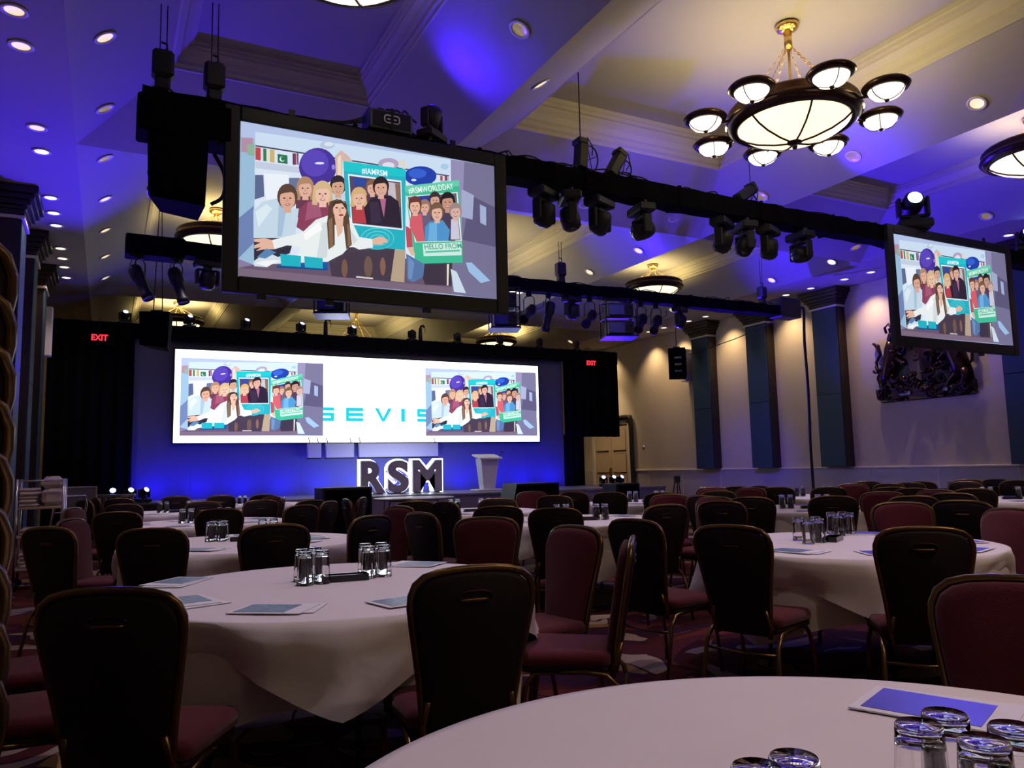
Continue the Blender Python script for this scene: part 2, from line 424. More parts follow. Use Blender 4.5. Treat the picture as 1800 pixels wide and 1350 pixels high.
# double door in the right wall, beside the stage
dr = tag(empty('door_1', (XR - .02, 23.8, 0), 0, 'cream panelled double door half hidden by the black valance'), None, None, None, 'structure')
fr = MB()
fr.box(-.06, .04, -1.22, -1.08, 0, 2.95); fr.box(-.06, .04, 1.08, 1.22, 0, 2.95); fr.box(-.06, .04, -1.22, 1.22, 2.82, 2.95)
fr.build('door_frame', M_TRIM, dr)
for s in (-1, 1):
    lf = MB().box(-.03, .02, min(0.01 * s, 1.07 * s), max(0.01 * s, 1.07 * s), 0.02, 2.8).build('door_leaf', M_DOOR, dr)
    for z0, z1 in ((.2, .95), (1.08, 1.75), (1.88, 2.62)):
        pn = MB()
        ya, yb = sorted((0.14 * s, 0.94 * s))
        pn.box(-.05, -.03, ya, yb, z0, z1, 0.012); pn.build('door_panel', M_DOOR, lf)
    MB().box(-.09, -.03, 0.04 * s - .015, 0.04 * s + .015, .95, 1.25, 0.005).build('push_handle', M_BRASS, lf)

# pilasters: dark core, teal front in two panels, stepped capital
def pilaster(x, y, sgn, label):
    """sgn -1: on right wall facing -X; +1: on left wall facing +X"""
    p = empty('pilaster', (x, y, 0), 0, label, 'pilaster', 'pilasters along the side walls')
    zb = 1.17 if sgn < 0 else 0.14
    def bx(m, d0, d1, h, z0, z1, bev=0):
        xa, xb = sorted((sgn * d0, sgn * d1)); m.box(xa, xb, -h, h, z0, z1, bev)
    m = MB(); bx(m, 0.0, .28, .40, zb, 5.32); m.build('core', M_WOOD, p)
    for z0, z1 in ((zb, 3.0), (3.01, 5.32)):
        m = MB(); bx(m, .28, .31, .38, z0, z1, .006); m.build('front_panel', M_TEAL, p)
    m = MB()
    for d, h, z0, z1 in ((.34, .43, 5.28, 5.36), (.37, .46, 5.36, 5.42), (.42, .51, 5.42, 5.50), (.47, .56, 5.50, 5.58), (.52, .61, 5.58, 5.699)):
        bx(m, 0, d, h, z0, z1, .008)
    m.build('capital', M_WOOD, p)
    m = MB(); bx(m, .0, .345, .435, 5.22, 5.27, .006); m.build('astragal', M_TRIM, p)
    return p
for y, n in ((18.45, 'farthest dark teal pilaster on right wall, beside hanging loudspeaker'), (16.1, 'middle dark teal pilaster of the three on the right wall'), (13.7, 'dark teal pilaster on right wall beside the hanging cable'), (8.95, 'dark teal pilaster cut by the right picture edge, beyond the crest')):
    pilaster(XR, y, -1, n)
for y, n in ((13.9, 'nearest dark pilaster on left wall with stepped capital'), (16.3, 'second dark pilaster along the left wall'), (18.8, 'third dark pilaster on left wall, next to white loudspeaker')):
    pilaster(XL, y, 1, n)

# ------------------------------------------------------------------ stage, set and drapes
SY = 17.0; SZ = 0.75
st = empty('stage', (7.0, SY, 0), 0, 'low grey stage platform in front of the blue set', 'stage')
MB().box(-6.2, 6.6, 0, 3.05, SZ - .06, SZ, 0.01).build('deck', M_DECK, st)
for k in range(8):
    x0 = -6.2 + 1.6 * k
    MB().box(x0 + .01, x0 + 1.59, .02, .06, 0.0, SZ - .06, 0.005).build('fascia_panel', M_FASCIA, st)
MB().box(-6.2, 6.6, .1, 3.0, 0.0, .3).build('understructure', M_BLACK, st)

sw = empty('set_wall', (0, 20.1, 0), 0, 'grey scenic wall washed blue behind the stage', 'set wall')
nP = 9
for k in range(nP):
    x0 = 0.5 + (12.25 - .5) * k / nP; x1 = 0.5 + (12.25 - .5) * (k + 1) / nP
    MB().box(x0 + .001, x1 - .001, 0, .06, 0.0, 4.56).build('set_panel', M_SET, sw)

def pleated(name, x0, x1, z0, z1, y, amp, pitch, label, cat, jag=0.0):
    m = MB(); n = max(8, int((x1 - x0) / pitch * 6)); nz = 10
    vs = []; fs = []
    rnd = random.Random(int(x0 * 100 + z0 * 7))
    ph = [rnd.uniform(-.5, .5) for _ in range(n + 1)]
    for r in range(nz + 1):
        z = z0 + (z1 - z0) * r / nz
        for k in range(n + 1):
            x = x0 + (x1 - x0) * k / n
            zz = z + (rnd.uniform(-jag, jag) if r in (0, nz) and jag else 0)
            vs.append((x, y + amp * (sin(2 * pi * x / pitch + ph[k] * .6) + .4 * sin(4.1 * x + z * .4)) * (1.0 - .5 * r / nz), zz))
    w_ = n + 1
    for r in range(nz):
        for k in range(n):
            a = r * w_ + k; fs.append((a, a + 1, a + 1 + w_, a + w_))
    m.add(vs, fs, True)
    o = m.build(name, M_DRAPE); tag(o, label, cat)
    md = o.modifiers.new('thickness', 'SOLIDIFY'); md.thickness = 0.012
    return o
pleated('stage_drape', -1.24, 0.52, 0.0, 4.86, 20.0, .05, .28, 'tall black drape left of the set under the exit sign', 'drape')
pleated('header_drape', -1.26, 14.23, 4.50, 4.88, 19.93, .02, .33, 'long black header drape across the top of the set', 'drape', .012)
pleated('valance_drape', 12.24, 14.23, 2.22, 4.86, 20.0, .05, .28, 'black drape hanging right of the set, cut off above the door', 'drape')
pleated('leg_drape', 12.28, 12.98, 0.0, 2.3, 20.12, .04, .2, 'narrow black drape running down beside the set to the floor', 'drape')
# header truss behind the drape carries the stage lights
ht = empty('header_truss', (0, 20.15, 4.78), 0, 'black truss behind the header drape above the set', 'truss')
for y, z in ((-.12, -.12), (.12, -.12), (-.12, .1), (.12, .1)):
    MB().cyl((-1.2, y, z), (14.2, y, z), .022, 8).build('chord', M_BLACK, ht)
lac = MB()
for k in range(52):
    x = -1.2 + .296 * k; s = 1 if k % 2 else -1
    lac.cyl((x, -.12, .1 * s), (x + .296, -.12, -.1 * s), .010, 6)
lac.build('lacing', M_BLACK, ht)

PIC = [
('a9b6dc','0,1000 1000,1000 1000,0 0,0'),
('b6c6ea','0,1000 1000,1000 1002,884 0,899'),
('9cc0dd','0,899 51,895 54,72 1,120'),
('b88fa8','4,890 43,903 45,802 5,799'),
('8fb59c','23,855 49,864 49,783 26,786'),
('6f86b8','-1,367 49,459 51,220 0,110'),
('8b7fa8','-1,110 52,81 53,52 0,0'),
('dfeafa','51,946 806,992 807,280 52,81'),
('cfe2f6','51,946 806,992 806,873 52,857'),
('3c3c58','52,859 799,873 799,864 52,849'),
('c8d2e6','53,753 208,760 208,718 54,707'),
('5d6a94','52,662 81,670 85,530 52,501'),
('f0f6ff','83,681 170,697 174,523 91,511'),
('6b779e','170,676 208,687 209,605 171,594'),
('aebbd6','760,860 799,860 799,725 760,714'),
('c24650','52,845 70,845 71,762 53,762'),
('e6e2e4','70,845 79,845 80,762 71,762'),
('2f7d5c','79,845 90,845 91,762 80,762'),
('e2e6da','90,845 101,845 102,762 91,762'),
('d0b470','102,845 118,846 119,762 103,762'),
('1f7a55','129,824 164,825 165,767 130,765'),
('e8f2ea','155,797 154,789 152,783 148,778 144,777 140,779 137,784 136,792 137,799 140,806 143,811 148,812 151,810 154,805'),
('1f7a55','156,801 155,794 153,789 150,785 147,784 144,786 142,790 141,796 141,802 144,808 147,812 150,813 153,811 155,807'),
('5a3866','182,845 189,845 190,767 183,769'),
('a83c50','189,847 196,847 196,769 190,771'),
('d8cfe0','196,850 198,848 199,769 196,773'),
('4b3f78','198,850 203,850 204,771 199,774'),
('a24a5c','760,857 770,858 770,827 760,824'),
('e4e4ee','770,861 779,861 779,829 770,827'),
('8a3c58','779,863 790,864 790,832 779,829'),
('b9cbe2','336,949 335,939 330,930 323,921 314,915 304,912 295,912 288,916 283,923 281,932 283,941 288,951 295,960 304,966 313,969 322,969 330,965 335,958'),
('dbe8f6','332,954 331,949 328,943 323,939 318,935 312,933 306,933 301,935 298,938 297,943 298,948 301,954 306,959 311,962 317,964 323,964 328,963 331,959'),
('47309c','343,801 342,771 337,742 329,715 318,691 305,672 290,658 275,650 259,649 245,655 232,666 221,683 213,705 207,731 205,759 207,788 212,817 219,844 230,868 243,887 257,901 273,910 288,911 303,906 316,895 327,878 336,856 341,829'),
('5b45bd','314,818 313,794 308,770 300,748 289,731 277,718 264,711 251,710 239,716 228,727 220,744 215,764 213,787 214,811 219,835 227,857 237,874 249,888 262,895 276,896 288,891 299,879 307,863 312,842'),
('e4e8ff','298,812 296,808 289,802 280,799 271,797 265,798 262,801 265,806 271,811 280,815 289,817 296,816'),
('8f86e0','339,797 337,786 334,778 330,777 326,782 325,793 326,805 329,813 334,814 337,808'),
('d8b9b0','338,873 360,921 389,890 406,852 390,838 366,850 364,722 341,726'),
('f2dcc2','347,866 360,891 362,732 348,739'),
('b3a6c4','587,895 585,879 577,865 566,852 553,843 538,839 525,840 514,845 506,856 504,869 506,884 513,899 524,911 538,920 552,925 566,924 577,918 584,908'),
('e4e0f0','570,878 568,870 564,861 558,854 550,848 541,846 533,846 527,850 522,856 521,863 522,872 526,880 533,888 541,893 549,896 557,895 564,892 568,886'),
('e6d9c8','585,918 613,920 615,762 604,759 602,890 586,894'),
('1c3fae','744,853 742,834 735,814 724,796 710,781 694,769 676,762 659,760 643,762 629,769 619,781 612,796 610,813 612,832 618,851 629,869 643,884 659,896 676,904 694,907 710,905 724,898 735,886 742,871'),
('3563d2','702,859 699,846 693,834 683,823 670,815 657,811 645,812 635,817 628,825 626,837 628,850 635,862 645,873 657,881 670,885 683,884 693,880 699,871'),
('d6e4ff','659,799 657,793 651,788 644,786 639,788 637,793 639,798 644,803 651,805 657,804'),
('a8d0e8','796,936 795,926 790,916 783,910 776,908 769,910 764,916 762,926 764,936 769,945 776,952 783,954 790,952 795,945'),
('787497','807,993 1000,1000 1000,0 802,9'),
('9690b8','807,993 866,996 845,355 807,347'),
('5d587c','892,750 1000,687 1001,389 852,412'),
('a6aed2','852,785 906,754 898,570 848,580'),
('a3b4dc','932,693 960,677 959,539 932,556'),
('6a5670','52,81 807,280 802,9 0,0 1,51'),
('7d6a80','1,51 315,53 802,58 802,9 0,0'),
('463a4c','308,237 572,316 567,58 326,55'),
('b9a58c','569,283 612,287 606,60 551,61'),
('3d3346','659,227 807,258 802,69 690,60'),
('cfe0ee','799,190 825,173 864,25 812,27'),
('9fc2e8','865,247 891,253 972,134 931,109 878,183'),
('7d5a4a','386,118 384,87 380,63 374,54 369,61 364,83 363,114 364,145 368,169 374,178 379,171 384,149'),
('8a6350','532,158 530,126 527,102 521,92 516,100 512,122 510,154 511,186 515,210 521,220 526,212 530,190'),
('70584e','481,148 479,111 473,82 465,71 456,79 450,105 448,141 450,178 456,207 464,218 472,210 478,184'),
('d8d0cc','418,72 482,72 483,62 418,60'),
('2e2a3e','51,255 193,293 175,177 121,136 53,82'),
('6b3a52','194,559 260,577 266,434 197,417'),
('b58a6a','260,641 258,616 253,594 244,576 234,565 224,562 213,567 205,581 199,600 197,623 199,647 204,670 212,687 222,699 233,702 243,697 252,683 258,664'),
('b58a6a','198,630 259,648 264,556 247,547 244,625 213,616 211,538 195,537'),
('e5b49c','219,581 239,586 241,546 218,540'),
('e5b49c','252,622 251,602 247,584 241,569 233,561 225,558 217,563 211,574 207,590 205,609 206,629 210,647 216,662 224,671 232,673 240,668 246,657 250,641'),
('b58a6a','205,636 215,676 241,685 252,649 241,658 220,649'),
('4a2f30','223,620 222,617 219,615 217,615 215,618 216,622 219,624 222,623'),
('4a2f30','241,625 240,622 238,620 235,621 234,623 235,627 238,629 240,628'),
('d49a86','226,620 230,621 232,603 226,601'),
('a8453f','237,591 235,586 231,583 226,581 222,583 221,586 222,591 226,594 231,596 235,594'),
('f4e6e2','235,591 233,589 229,586 224,586 223,588 224,591 229,593 233,593'),
('c9d6e6','319,614 376,630 377,525 322,511'),
('2d2430','380,685 378,661 373,639 365,621 355,610 344,607 334,612 325,625 320,644 318,667 320,691 325,713 333,731 343,742 354,745 364,740 372,727 378,708'),
('d9a88c','339,626 359,631 361,592 338,586'),
('d9a88c','372,667 371,647 367,629 361,615 353,606 345,604 338,608 331,619 327,635 326,654 327,673 331,691 337,705 344,714 353,717 360,712 367,701 371,686'),
('2d2430','326,680 336,719 361,729 372,693 361,702 341,693'),
('4a2f30','344,665 342,661 340,659 337,660 336,663 337,666 340,668 342,667'),
('4a2f30','362,670 361,667 358,664 355,665 354,668 355,671 358,673 361,673'),
('d49a86','347,664 351,666 353,648 346,646'),
('a8453f','357,635 356,631 352,628 347,626 343,627 341,631 343,635 347,639 352,640 356,639'),
('f4e6e2','355,636 353,633 349,631 345,631 343,633 345,635 349,637 353,638'),
('8e3f5e','210,481 238,540 311,570 334,472 289,419 223,331 198,355'),
('a65a78','238,530 277,551 289,450 228,404'),
('d8b98a','328,621 326,593 319,568 310,547 298,535 286,532 274,538 265,553 258,575 256,601 258,629 264,655 273,675 285,688 297,691 309,685 319,670 325,648'),
('d8b98a','256,610 327,630 332,538 313,530 309,603 274,594 272,519 253,517'),
('f0c4ae','280,553 304,559 306,514 279,507'),
('f0c4ae','319,600 317,578 313,557 306,540 297,530 287,528 279,533 271,545 266,564 265,586 266,608 271,629 278,646 286,656 296,659 305,653 312,641 317,622'),
('d8b98a','265,616 276,662 306,672 319,631 306,642 282,632'),
('4a2f30','285,598 284,594 281,592 278,593 277,596 278,600 281,602 284,601'),
('4a2f30','307,604 305,600 302,598 299,599 298,602 299,606 302,608 305,607'),
('d49a86','289,598 294,599 296,578 288,576'),
('a8453f','301,564 300,559 295,555 289,554 284,555 282,559 284,564 289,568 295,570 299,568'),
('f4e6e2','299,565 297,562 292,560 287,559 285,561 287,564 292,567 297,567'),
('c8dcec','48,429 80,493 136,533 161,469 206,480 193,283 50,250'),
('a9c4dc','136,528 161,458 147,282 131,278'),
('e0eef8','55,421 91,481 113,456 66,323'),
('5a4238','201,559 199,530 193,503 183,481 172,468 159,465 147,472 138,488 131,512 129,540 131,569 137,596 146,618 158,631 170,635 182,628 192,612 198,588'),
('e0ac94','153,488 177,494 179,445 153,438'),
('e0ac94','192,537 191,513 186,491 179,473 170,463 161,460 152,466 145,480 140,500 138,523 139,547 144,569 151,586 159,597 169,600 178,594 185,580 190,561'),
('5a4238','138,555 149,604 179,614 192,570 179,582 156,571'),
('4a2f30','159,536 157,532 154,529 151,530 150,533 151,538 154,540 157,539'),
('4a2f30','180,542 178,538 175,535 172,536 171,539 172,543 175,546 178,545'),
('d49a86','162,535 167,537 169,514 161,512'),
('a8453f','175,499 173,494 168,490 162,488 158,490 156,494 158,500 162,504 168,505 173,504'),
('f4e6e2','172,500 170,497 165,495 160,494 158,496 160,500 165,502 170,502'),
('22b4c6','368,846 615,863 610,286 386,277'),
('18c9d2','368,846 615,863 613,806 370,777'),
('eef6fb','386,763 596,774 601,425 398,416'),
('5a4660','391,751 592,762 597,435 403,428'),
('2c4aa0','405,745 455,749 455,695 408,687'),
('c8c0cc','537,751 589,752 592,624 546,623'),
('8a6a58','570,749 590,750 593,581 577,599'),
('b8404c','403,532 444,569 468,506 463,439 405,433'),
('d9b27c','460,624 459,600 453,577 445,560 434,549 424,546 413,551 405,565 399,584 397,607 399,631 404,653 412,671 423,682 434,685 444,680 453,667 458,647'),
('d9b27c','398,614 460,631 464,558 447,551 444,609 413,600 411,541 394,540'),
('ecbca4','419,565 439,570 441,530 417,524'),
('ecbca4','453,606 451,586 447,568 441,553 433,545 425,542 417,547 411,558 406,574 405,593 406,613 410,631 416,645 424,654 432,656 440,652 447,641 451,625'),
('d9b27c','405,620 415,659 441,668 452,632 441,642 421,633'),
('4a2f30','423,604 422,601 419,599 417,599 415,602 417,605 419,607 422,607'),
('4a2f30','442,609 441,606 438,604 435,604 434,607 435,610 438,612 441,612'),
('d49a86','427,604 431,605 432,587 426,585'),
('a8453f','437,574 436,570 431,567 426,565 422,567 421,570 422,574 426,578 431,579 436,578'),
('f4e6e2','435,575 433,572 429,570 424,570 423,572 424,575 429,577 433,577'),
('5a3850','456,631 486,655 504,558 462,547'),
('8a6248','504,705 503,685 499,668 492,653 484,645 475,642 467,647 461,657 456,672 455,691 456,710 460,728 467,742 475,751 483,754 492,749 498,739 503,723'),
('e6b49e','471,657 488,662 489,630 471,625'),
('e6b49e','498,690 497,674 494,660 489,648 483,641 476,639 470,643 465,652 462,665 461,680 462,696 465,710 470,722 476,729 482,731 489,727 494,718 497,706'),
('8a6248','461,701 469,733 489,740 498,712 489,719 473,712'),
('4a2f30','475,689 474,686 472,684 470,685 469,687 470,690 472,691 474,691'),
('4a2f30','490,693 489,690 487,689 485,689 484,691 485,694 487,695 489,695'),
('d49a86','478,688 481,689 482,675 477,673'),
('a8453f','486,665 485,662 482,659 477,658 474,659 473,661 474,665 477,668 481,669 485,668'),
('f4e6e2','484,666 483,663 479,662 476,662 475,663 476,665 479,667 483,667'),
('2a2034','447,543 474,614 504,644 552,657 584,622 596,441 457,434'),
('b66a92','509,624 534,631 525,494'),
('3a2c46','468,591 504,601 517,454 475,444'),
('2a2026','546,721 544,697 539,674 530,656 520,645 508,641 498,647 489,660 483,680 481,703 483,727 489,750 497,768 508,780 519,783 530,778 538,764 544,745'),
('e2ae98','503,660 524,666 526,626 502,619'),
('e2ae98','538,703 537,682 533,664 526,649 518,640 510,638 502,643 495,654 491,670 489,689 491,709 495,727 501,742 509,751 518,754 526,749 532,738 537,722'),
('2a2026','490,716 500,756 527,766 538,730 527,739 506,730'),
('4a2f30','508,700 507,697 504,695 501,695 500,698 501,702 504,704 507,703'),
('4a2f30','527,706 526,702 523,700 520,701 519,704 520,707 523,709 526,709'),
('d49a86','512,700 516,701 517,683 511,681'),
('a8453f','522,671 521,666 516,662 511,661 507,662 505,666 507,670 511,674 516,675 521,674'),
('f4e6e2','520,671 518,668 514,666 509,666 507,668 509,670 514,673 518,673'),
('5fd2dc','566,358 562,333 553,310 538,289 520,274 499,266 479,265 461,272 446,286 437,305 434,328 437,352 446,375 460,396 478,411 499,420 519,421 538,414 553,401 562,381'),
('22b4c6','562,355 559,332 550,310 536,291 519,277 499,269 480,269 463,275 449,288 440,305 437,326 440,349 449,371 462,390 480,404 499,412 518,413 536,407 550,395 559,377'),
('5fd2dc','547,354 545,337 538,320 527,306 514,295 499,290 485,289 471,293 461,303 454,316 451,332 454,349 460,365 471,379 484,390 499,396 514,397 527,393 538,383 545,370'),
('22b4c6','544,351 542,335 535,321 525,308 513,298 499,293 486,292 473,296 464,304 457,316 455,331 457,346 463,360 473,373 485,383 499,389 513,389 525,386 535,377 541,365'),
('5fd2dc','529,350 528,340 523,331 517,323 508,316 499,313 490,312 482,315 475,320 471,327 469,336 471,345 475,355 481,363 490,369 499,373 508,373 517,371 523,366 528,359'),
('22b4c6','525,347 524,339 520,331 515,324 507,319 499,316 491,316 484,317 478,321 474,327 473,335 474,342 478,350 484,357 491,362 499,365 507,366 514,364 520,360 524,354'),
('3fbf98','609,739 840,847 849,242 651,197'),
('66d0b0','609,739 840,847 841,804 611,690'),
('e8f4f0','615,668 832,756 848,398 650,347'),
('6b5f7c','621,663 827,746 842,404 655,354'),
('2b3c9a','664,681 715,702 715,657 667,639'),
('4d3c58','760,614 819,640 819,394 760,381'),
('1f1a22','821,687 819,664 813,642 805,624 794,614 783,611 773,616 764,629 759,648 757,670 759,694 764,716 773,733 783,744 794,747 805,742 813,729 819,710'),
('1f1a22','757,678 820,695 824,605 807,597 804,672 773,664 770,587 754,587'),
('c99680','778,629 799,634 800,595 777,589'),
('c99680','813,670 811,650 807,632 801,618 793,609 784,607 777,612 770,623 766,638 765,657 766,676 770,694 777,708 784,717 793,719 801,715 807,704 811,688'),
('1f1a22','765,683 776,722 802,731 813,696 802,705 781,696'),
('4a2f30','783,668 782,664 779,663 776,663 775,666 776,669 779,671 782,670'),
('4a2f30','802,673 801,669 798,667 795,668 794,671 795,674 798,676 801,675'),
('d49a86','786,667 791,669 792,651 785,649'),
('a8453f','797,639 795,634 791,631 786,630 782,631 780,634 782,639 786,642 791,644 795,642'),
('f4e6e2','795,639 793,637 789,635 784,634 782,636 784,639 789,641 793,641'),
('54485e','715,646 753,656 754,534 715,525'),
('3a2c30','759,684 758,664 753,645 747,631 739,622 730,620 722,624 715,635 711,651 709,670 711,690 715,709 722,723 730,733 738,735 747,730 753,719 758,703'),
('d8a890','726,635 742,640 743,607 725,602'),
('d8a890','753,669 752,653 749,638 744,626 737,618 731,617 725,621 720,630 716,643 715,659 716,675 720,690 725,702 731,709 737,711 744,707 749,698 752,685'),
('3a2c30','716,681 724,714 744,721 753,691 744,699 728,692'),
('4a2f30','730,668 729,665 727,663 725,664 724,666 725,669 727,671 729,670'),
('4a2f30','745,672 744,669 742,667 739,668 738,670 739,673 742,675 744,674'),
('d49a86','732,668 736,668 737,653 732,652'),
('a8453f','741,643 739,640 736,637 732,636 729,637 728,640 729,643 732,646 736,647 739,646'),
('f4e6e2','739,644 738,642 734,640 731,640 729,641 731,643 734,645 738,645'),
('9a7a64','714,621 713,603 709,586 702,573 695,565 687,563 679,567 673,577 669,592 668,609 669,627 673,644 679,657 687,665 695,667 702,663 708,653 713,639'),
('e2b09a','683,577 698,581 699,551 682,547'),
('e2b09a','708,608 707,593 704,579 700,568 694,562 688,560 682,564 677,572 674,584 673,598 674,613 677,627 682,638 688,644 694,646 699,642 704,634 707,622'),
('9a7a64','674,618 681,648 700,655 708,628 700,635 685,628'),
('4a2f30','687,607 686,604 684,603 682,603 681,605 682,608 684,609 686,609'),
('4a2f30','700,610 700,608 698,606 696,607 695,609 696,611 698,613 700,612'),
('d49a86','689,606 692,607 693,593 688,592'),
('a8453f','697,584 696,581 693,578 689,577 686,578 685,581 686,584 689,587 693,588 696,587'),
('f4e6e2','695,585 694,583 691,581 688,581 686,582 688,584 691,586 694,586'),
('d0cce0','802,546 832,576 838,409 799,400'),
('a08a86','849,622 848,601 843,581 836,566 827,556 817,554 808,559 801,571 796,587 795,608 796,629 801,648 808,663 817,673 827,675 836,671 843,659 848,642'),
('dcb4a8','813,570 831,575 832,540 812,535'),
('dcb4a8','843,606 841,589 838,573 832,560 826,553 818,551 812,555 806,565 803,579 801,595 803,613 806,628 812,641 818,649 826,650 832,646 838,637 841,623'),
('a08a86','802,619 811,653 833,661 843,629 833,638 815,630'),
('4a2f30','817,605 816,602 814,600 812,601 811,603 812,606 814,608 816,607'),
('4a2f30','833,609 832,606 830,604 828,605 827,607 828,610 830,612 832,611'),
('d49a86','820,604 824,605 825,590 819,588'),
('a8453f','829,579 828,575 824,572 820,571 816,572 815,575 816,579 820,582 824,583 828,582'),
('f4e6e2','827,579 826,577 822,575 818,575 817,577 818,579 822,581 826,581'),
('d8606c','633,537 677,559 689,364 656,355 627,459'),
('6a3a30','678,622 676,600 672,580 664,563 655,554 646,551 637,556 629,569 624,587 623,608 624,630 629,651 636,667 645,677 655,680 664,674 671,662 676,644'),
('eab6a0','641,568 659,573 661,536 640,531'),
('eab6a0','671,606 670,587 666,571 661,558 654,550 647,548 640,552 634,563 631,577 630,595 631,613 634,630 640,643 647,651 654,653 661,649 666,638 670,623'),
('6a3a30','630,620 639,656 661,664 671,630 662,639 643,632'),
('4a2f30','646,605 645,602 642,600 640,600 639,603 640,606 642,608 645,607'),
('4a2f30','662,609 661,606 658,604 656,605 655,607 656,610 658,612 661,612'),
('d49a86','648,604 652,605 653,589 648,587'),
('a8453f','658,577 656,573 653,570 648,569 645,570 643,573 644,577 648,581 653,582 656,580'),
('f4e6e2','656,578 654,575 650,574 647,573 645,575 647,577 650,579 654,579'),
('4f96d0','691,464 710,507 766,532 796,466 789,387 689,362'),
('6fb2e2','710,496 741,509 741,376 703,367'),
('7a5a48','772,599 770,575 765,553 757,536 747,526 737,523 727,529 719,542 714,561 712,583 714,607 719,628 727,645 737,656 747,658 757,653 765,640 770,621'),
('e8b8a2','732,542 752,547 753,508 731,502'),
('e8b8a2','764,581 763,562 759,544 753,530 746,522 738,520 731,525 725,536 721,551 719,570 721,589 725,606 731,620 738,629 746,631 753,626 759,615 763,600'),
('7a5a48','720,595 730,634 754,642 764,607 754,616 735,608'),
('4a2f30','737,580 736,577 733,575 731,575 729,578 731,581 733,583 736,583'),
('4a2f30','754,584 753,581 751,579 748,580 747,583 748,586 751,588 753,587'),
('d49a86','740,580 744,581 745,563 739,561'),
('a8453f','750,551 748,547 744,543 740,542 736,543 734,547 736,551 740,555 744,556 748,554'),
('f4e6e2','748,552 746,549 742,547 738,547 736,549 738,551 742,553 746,553'),
('3fbf98','651,347 849,398 849,242 651,197'),
('d2efe6','680,343 845,389 845,294 684,256'),
('58c9a6','691,294 838,333 838,320 691,280'),
('e8b9a2','615,304 640,304 649,258 634,249'),
('c24e5e','611,455 633,439 640,310 615,304'),
('5878a8','612,260 687,200 681,112 640,63 617,78'),
('6f92c4','621,241 646,203 634,82 619,90'),
('f2e6da','781,219 790,221 786,66 780,65'),
('eef4f4','112,249 217,319 267,418 311,456 392,465 428,337 478,333 481,275 428,251 394,271 365,208 336,176 308,144 197,146 213,226 164,225 121,191'),
('d6e0e4','289,398 312,414 308,175 269,151'),
('d6e0e4','393,381 422,315 405,279'),
('ffffff','223,310 278,406 290,357 229,271'),
('5d4436','316,551 345,577 377,567 389,465 400,278 379,242 369,397 335,399 336,264 313,228 307,403'),
('8d6a50','312,424 326,449 331,252 317,234'),
('8d6a50','382,421 391,402 396,277 385,264'),
('e8b9a2','334,461 369,470 364,354 347,318'),
('eec0aa','379,517 378,494 374,472 367,456 359,446 350,443 342,449 335,463 330,481 329,504 330,527 334,549 341,565 349,575 358,578 366,572 373,559 378,540'),
('4c352c','325,501 328,554 356,577 381,547 381,505 362,551 339,541'),
('4a2f30','348,517 346,513 342,511 339,511 337,515 339,519 342,521 346,521'),
('4a2f30','371,521 369,517 366,515 362,515 360,518 362,523 365,525 369,524'),
('b03444','369,472 367,468 363,464 357,462 352,464 350,467 352,472 356,476 362,478 367,476'),
('d49a86','352,516 357,518 359,489 352,487'),
('e8b9a2','121,191 112,249 88,254 51,242 51,225 73,223 51,200 52,181 76,196 58,167 84,182'),
('e8b9a2','478,333 505,357 523,354 538,341 538,324 517,313 523,306 508,300 481,296'),
('d8e4ee','52,101 94,170 144,135 96,70 52,69'),
('5a86b8','61,128 94,190 128,172 90,124'),
('f4f8fc','56,90 92,114 140,124 96,72'),
('1fb6c8','140,165 214,165 213,92 145,88'),
('1fb6c8','225,166 292,165 292,91 228,91'),
('1d56a8','215,115 226,117 228,87 213,88'),
('1d56a8','292,141 312,145 310,93 292,89'),
('14508c','130,89 311,97 309,86 129,73'),
]
PICTEXT = [('#IAMRSM', (0.438, 0.778), (0.538, 0.786), 'f2fcff', 0.04), ('#RSMWORLDDAY', (0.626, 0.686), (0.815, 0.774), 'f2fcf6', 0.04), ('HELLO FROM', (0.687, 0.304), (0.845, 0.346), '3aa888', 0.036)]

# ------------------------------------------------------------------ pictures on the screens
class PB:
    """flat coloured polygons: one mesh with a colour attribute"""
    def __init__(self): self.v = []; self.f = []; self.c = []; self.k = 0
    def poly(self, pts, col):
        o = len(self.v); y = -self.k * 1.0e-4; self.k += 1
        self.v += [(x, y, z) for x, z in pts]; self.f.append(tuple(range(o, o + len(pts)))); self.c.append(col)
    def faces(self, vs, fs, col):
        o = len(self.v); y = -self.k * 1.0e-4; self.k += 1
        self.v += [(x, y, z) for x, z in vs]
        for f in fs: self.f.append(tuple(i + o for i in f)); self.c.append(col)
    def mesh(self, name, m):
        me = bpy.data.meshes.new(name); me.from_pydata(self.v, [], self.f); me.update()
        at = me.color_attributes.new('Col', 'FLOAT_COLOR', 'CORNER')
        data = []
        for f, c in zip(self.f, self.c): data += list(c) * len(f)
        at.data.foreach_set('color', data)
        me.materials.append(m)
        return me

def picture_mesh(name, m):
    pb = PB(); A = 1.79   # unit height, width 1.79
    for h, s in PIC:
        pts = []
        for q in s.split():
            u, v = q.split(','); pts.append((int(u) / 1000 * A, int(v) / 1000))
        pb.poly(pts, srgb(h))
    for s, a, b, h, size in PICTEXT:
        vs, fs = text_geo(s, 1.0, 0, 0.012)
        wx = max(v[0] for v in vs)
        dx, dz = (b[0] - a[0]) * A, b[1] - a[1]
        L = hypot(dx, dz); cx, cz = dx / L, dz / L
        pts = []
        for x, y, z in vs:
            X = x / wx * L; Z = y * size * 1.45
            pts.append((a[0] * A + X * cx - Z * cz, a[1] + X * cz + Z * cx))
        pb.faces(pts, fs, srgb(h))
    return pb.mesh(name, m)
pic_proj = picture_mesh('projected_image', M_PROJ)
pic_led = pic_proj.copy(); pic_led.name = 'inset_image'; pic_led.materials.clear(); pic_led.materials.append(M_LEDPIC)

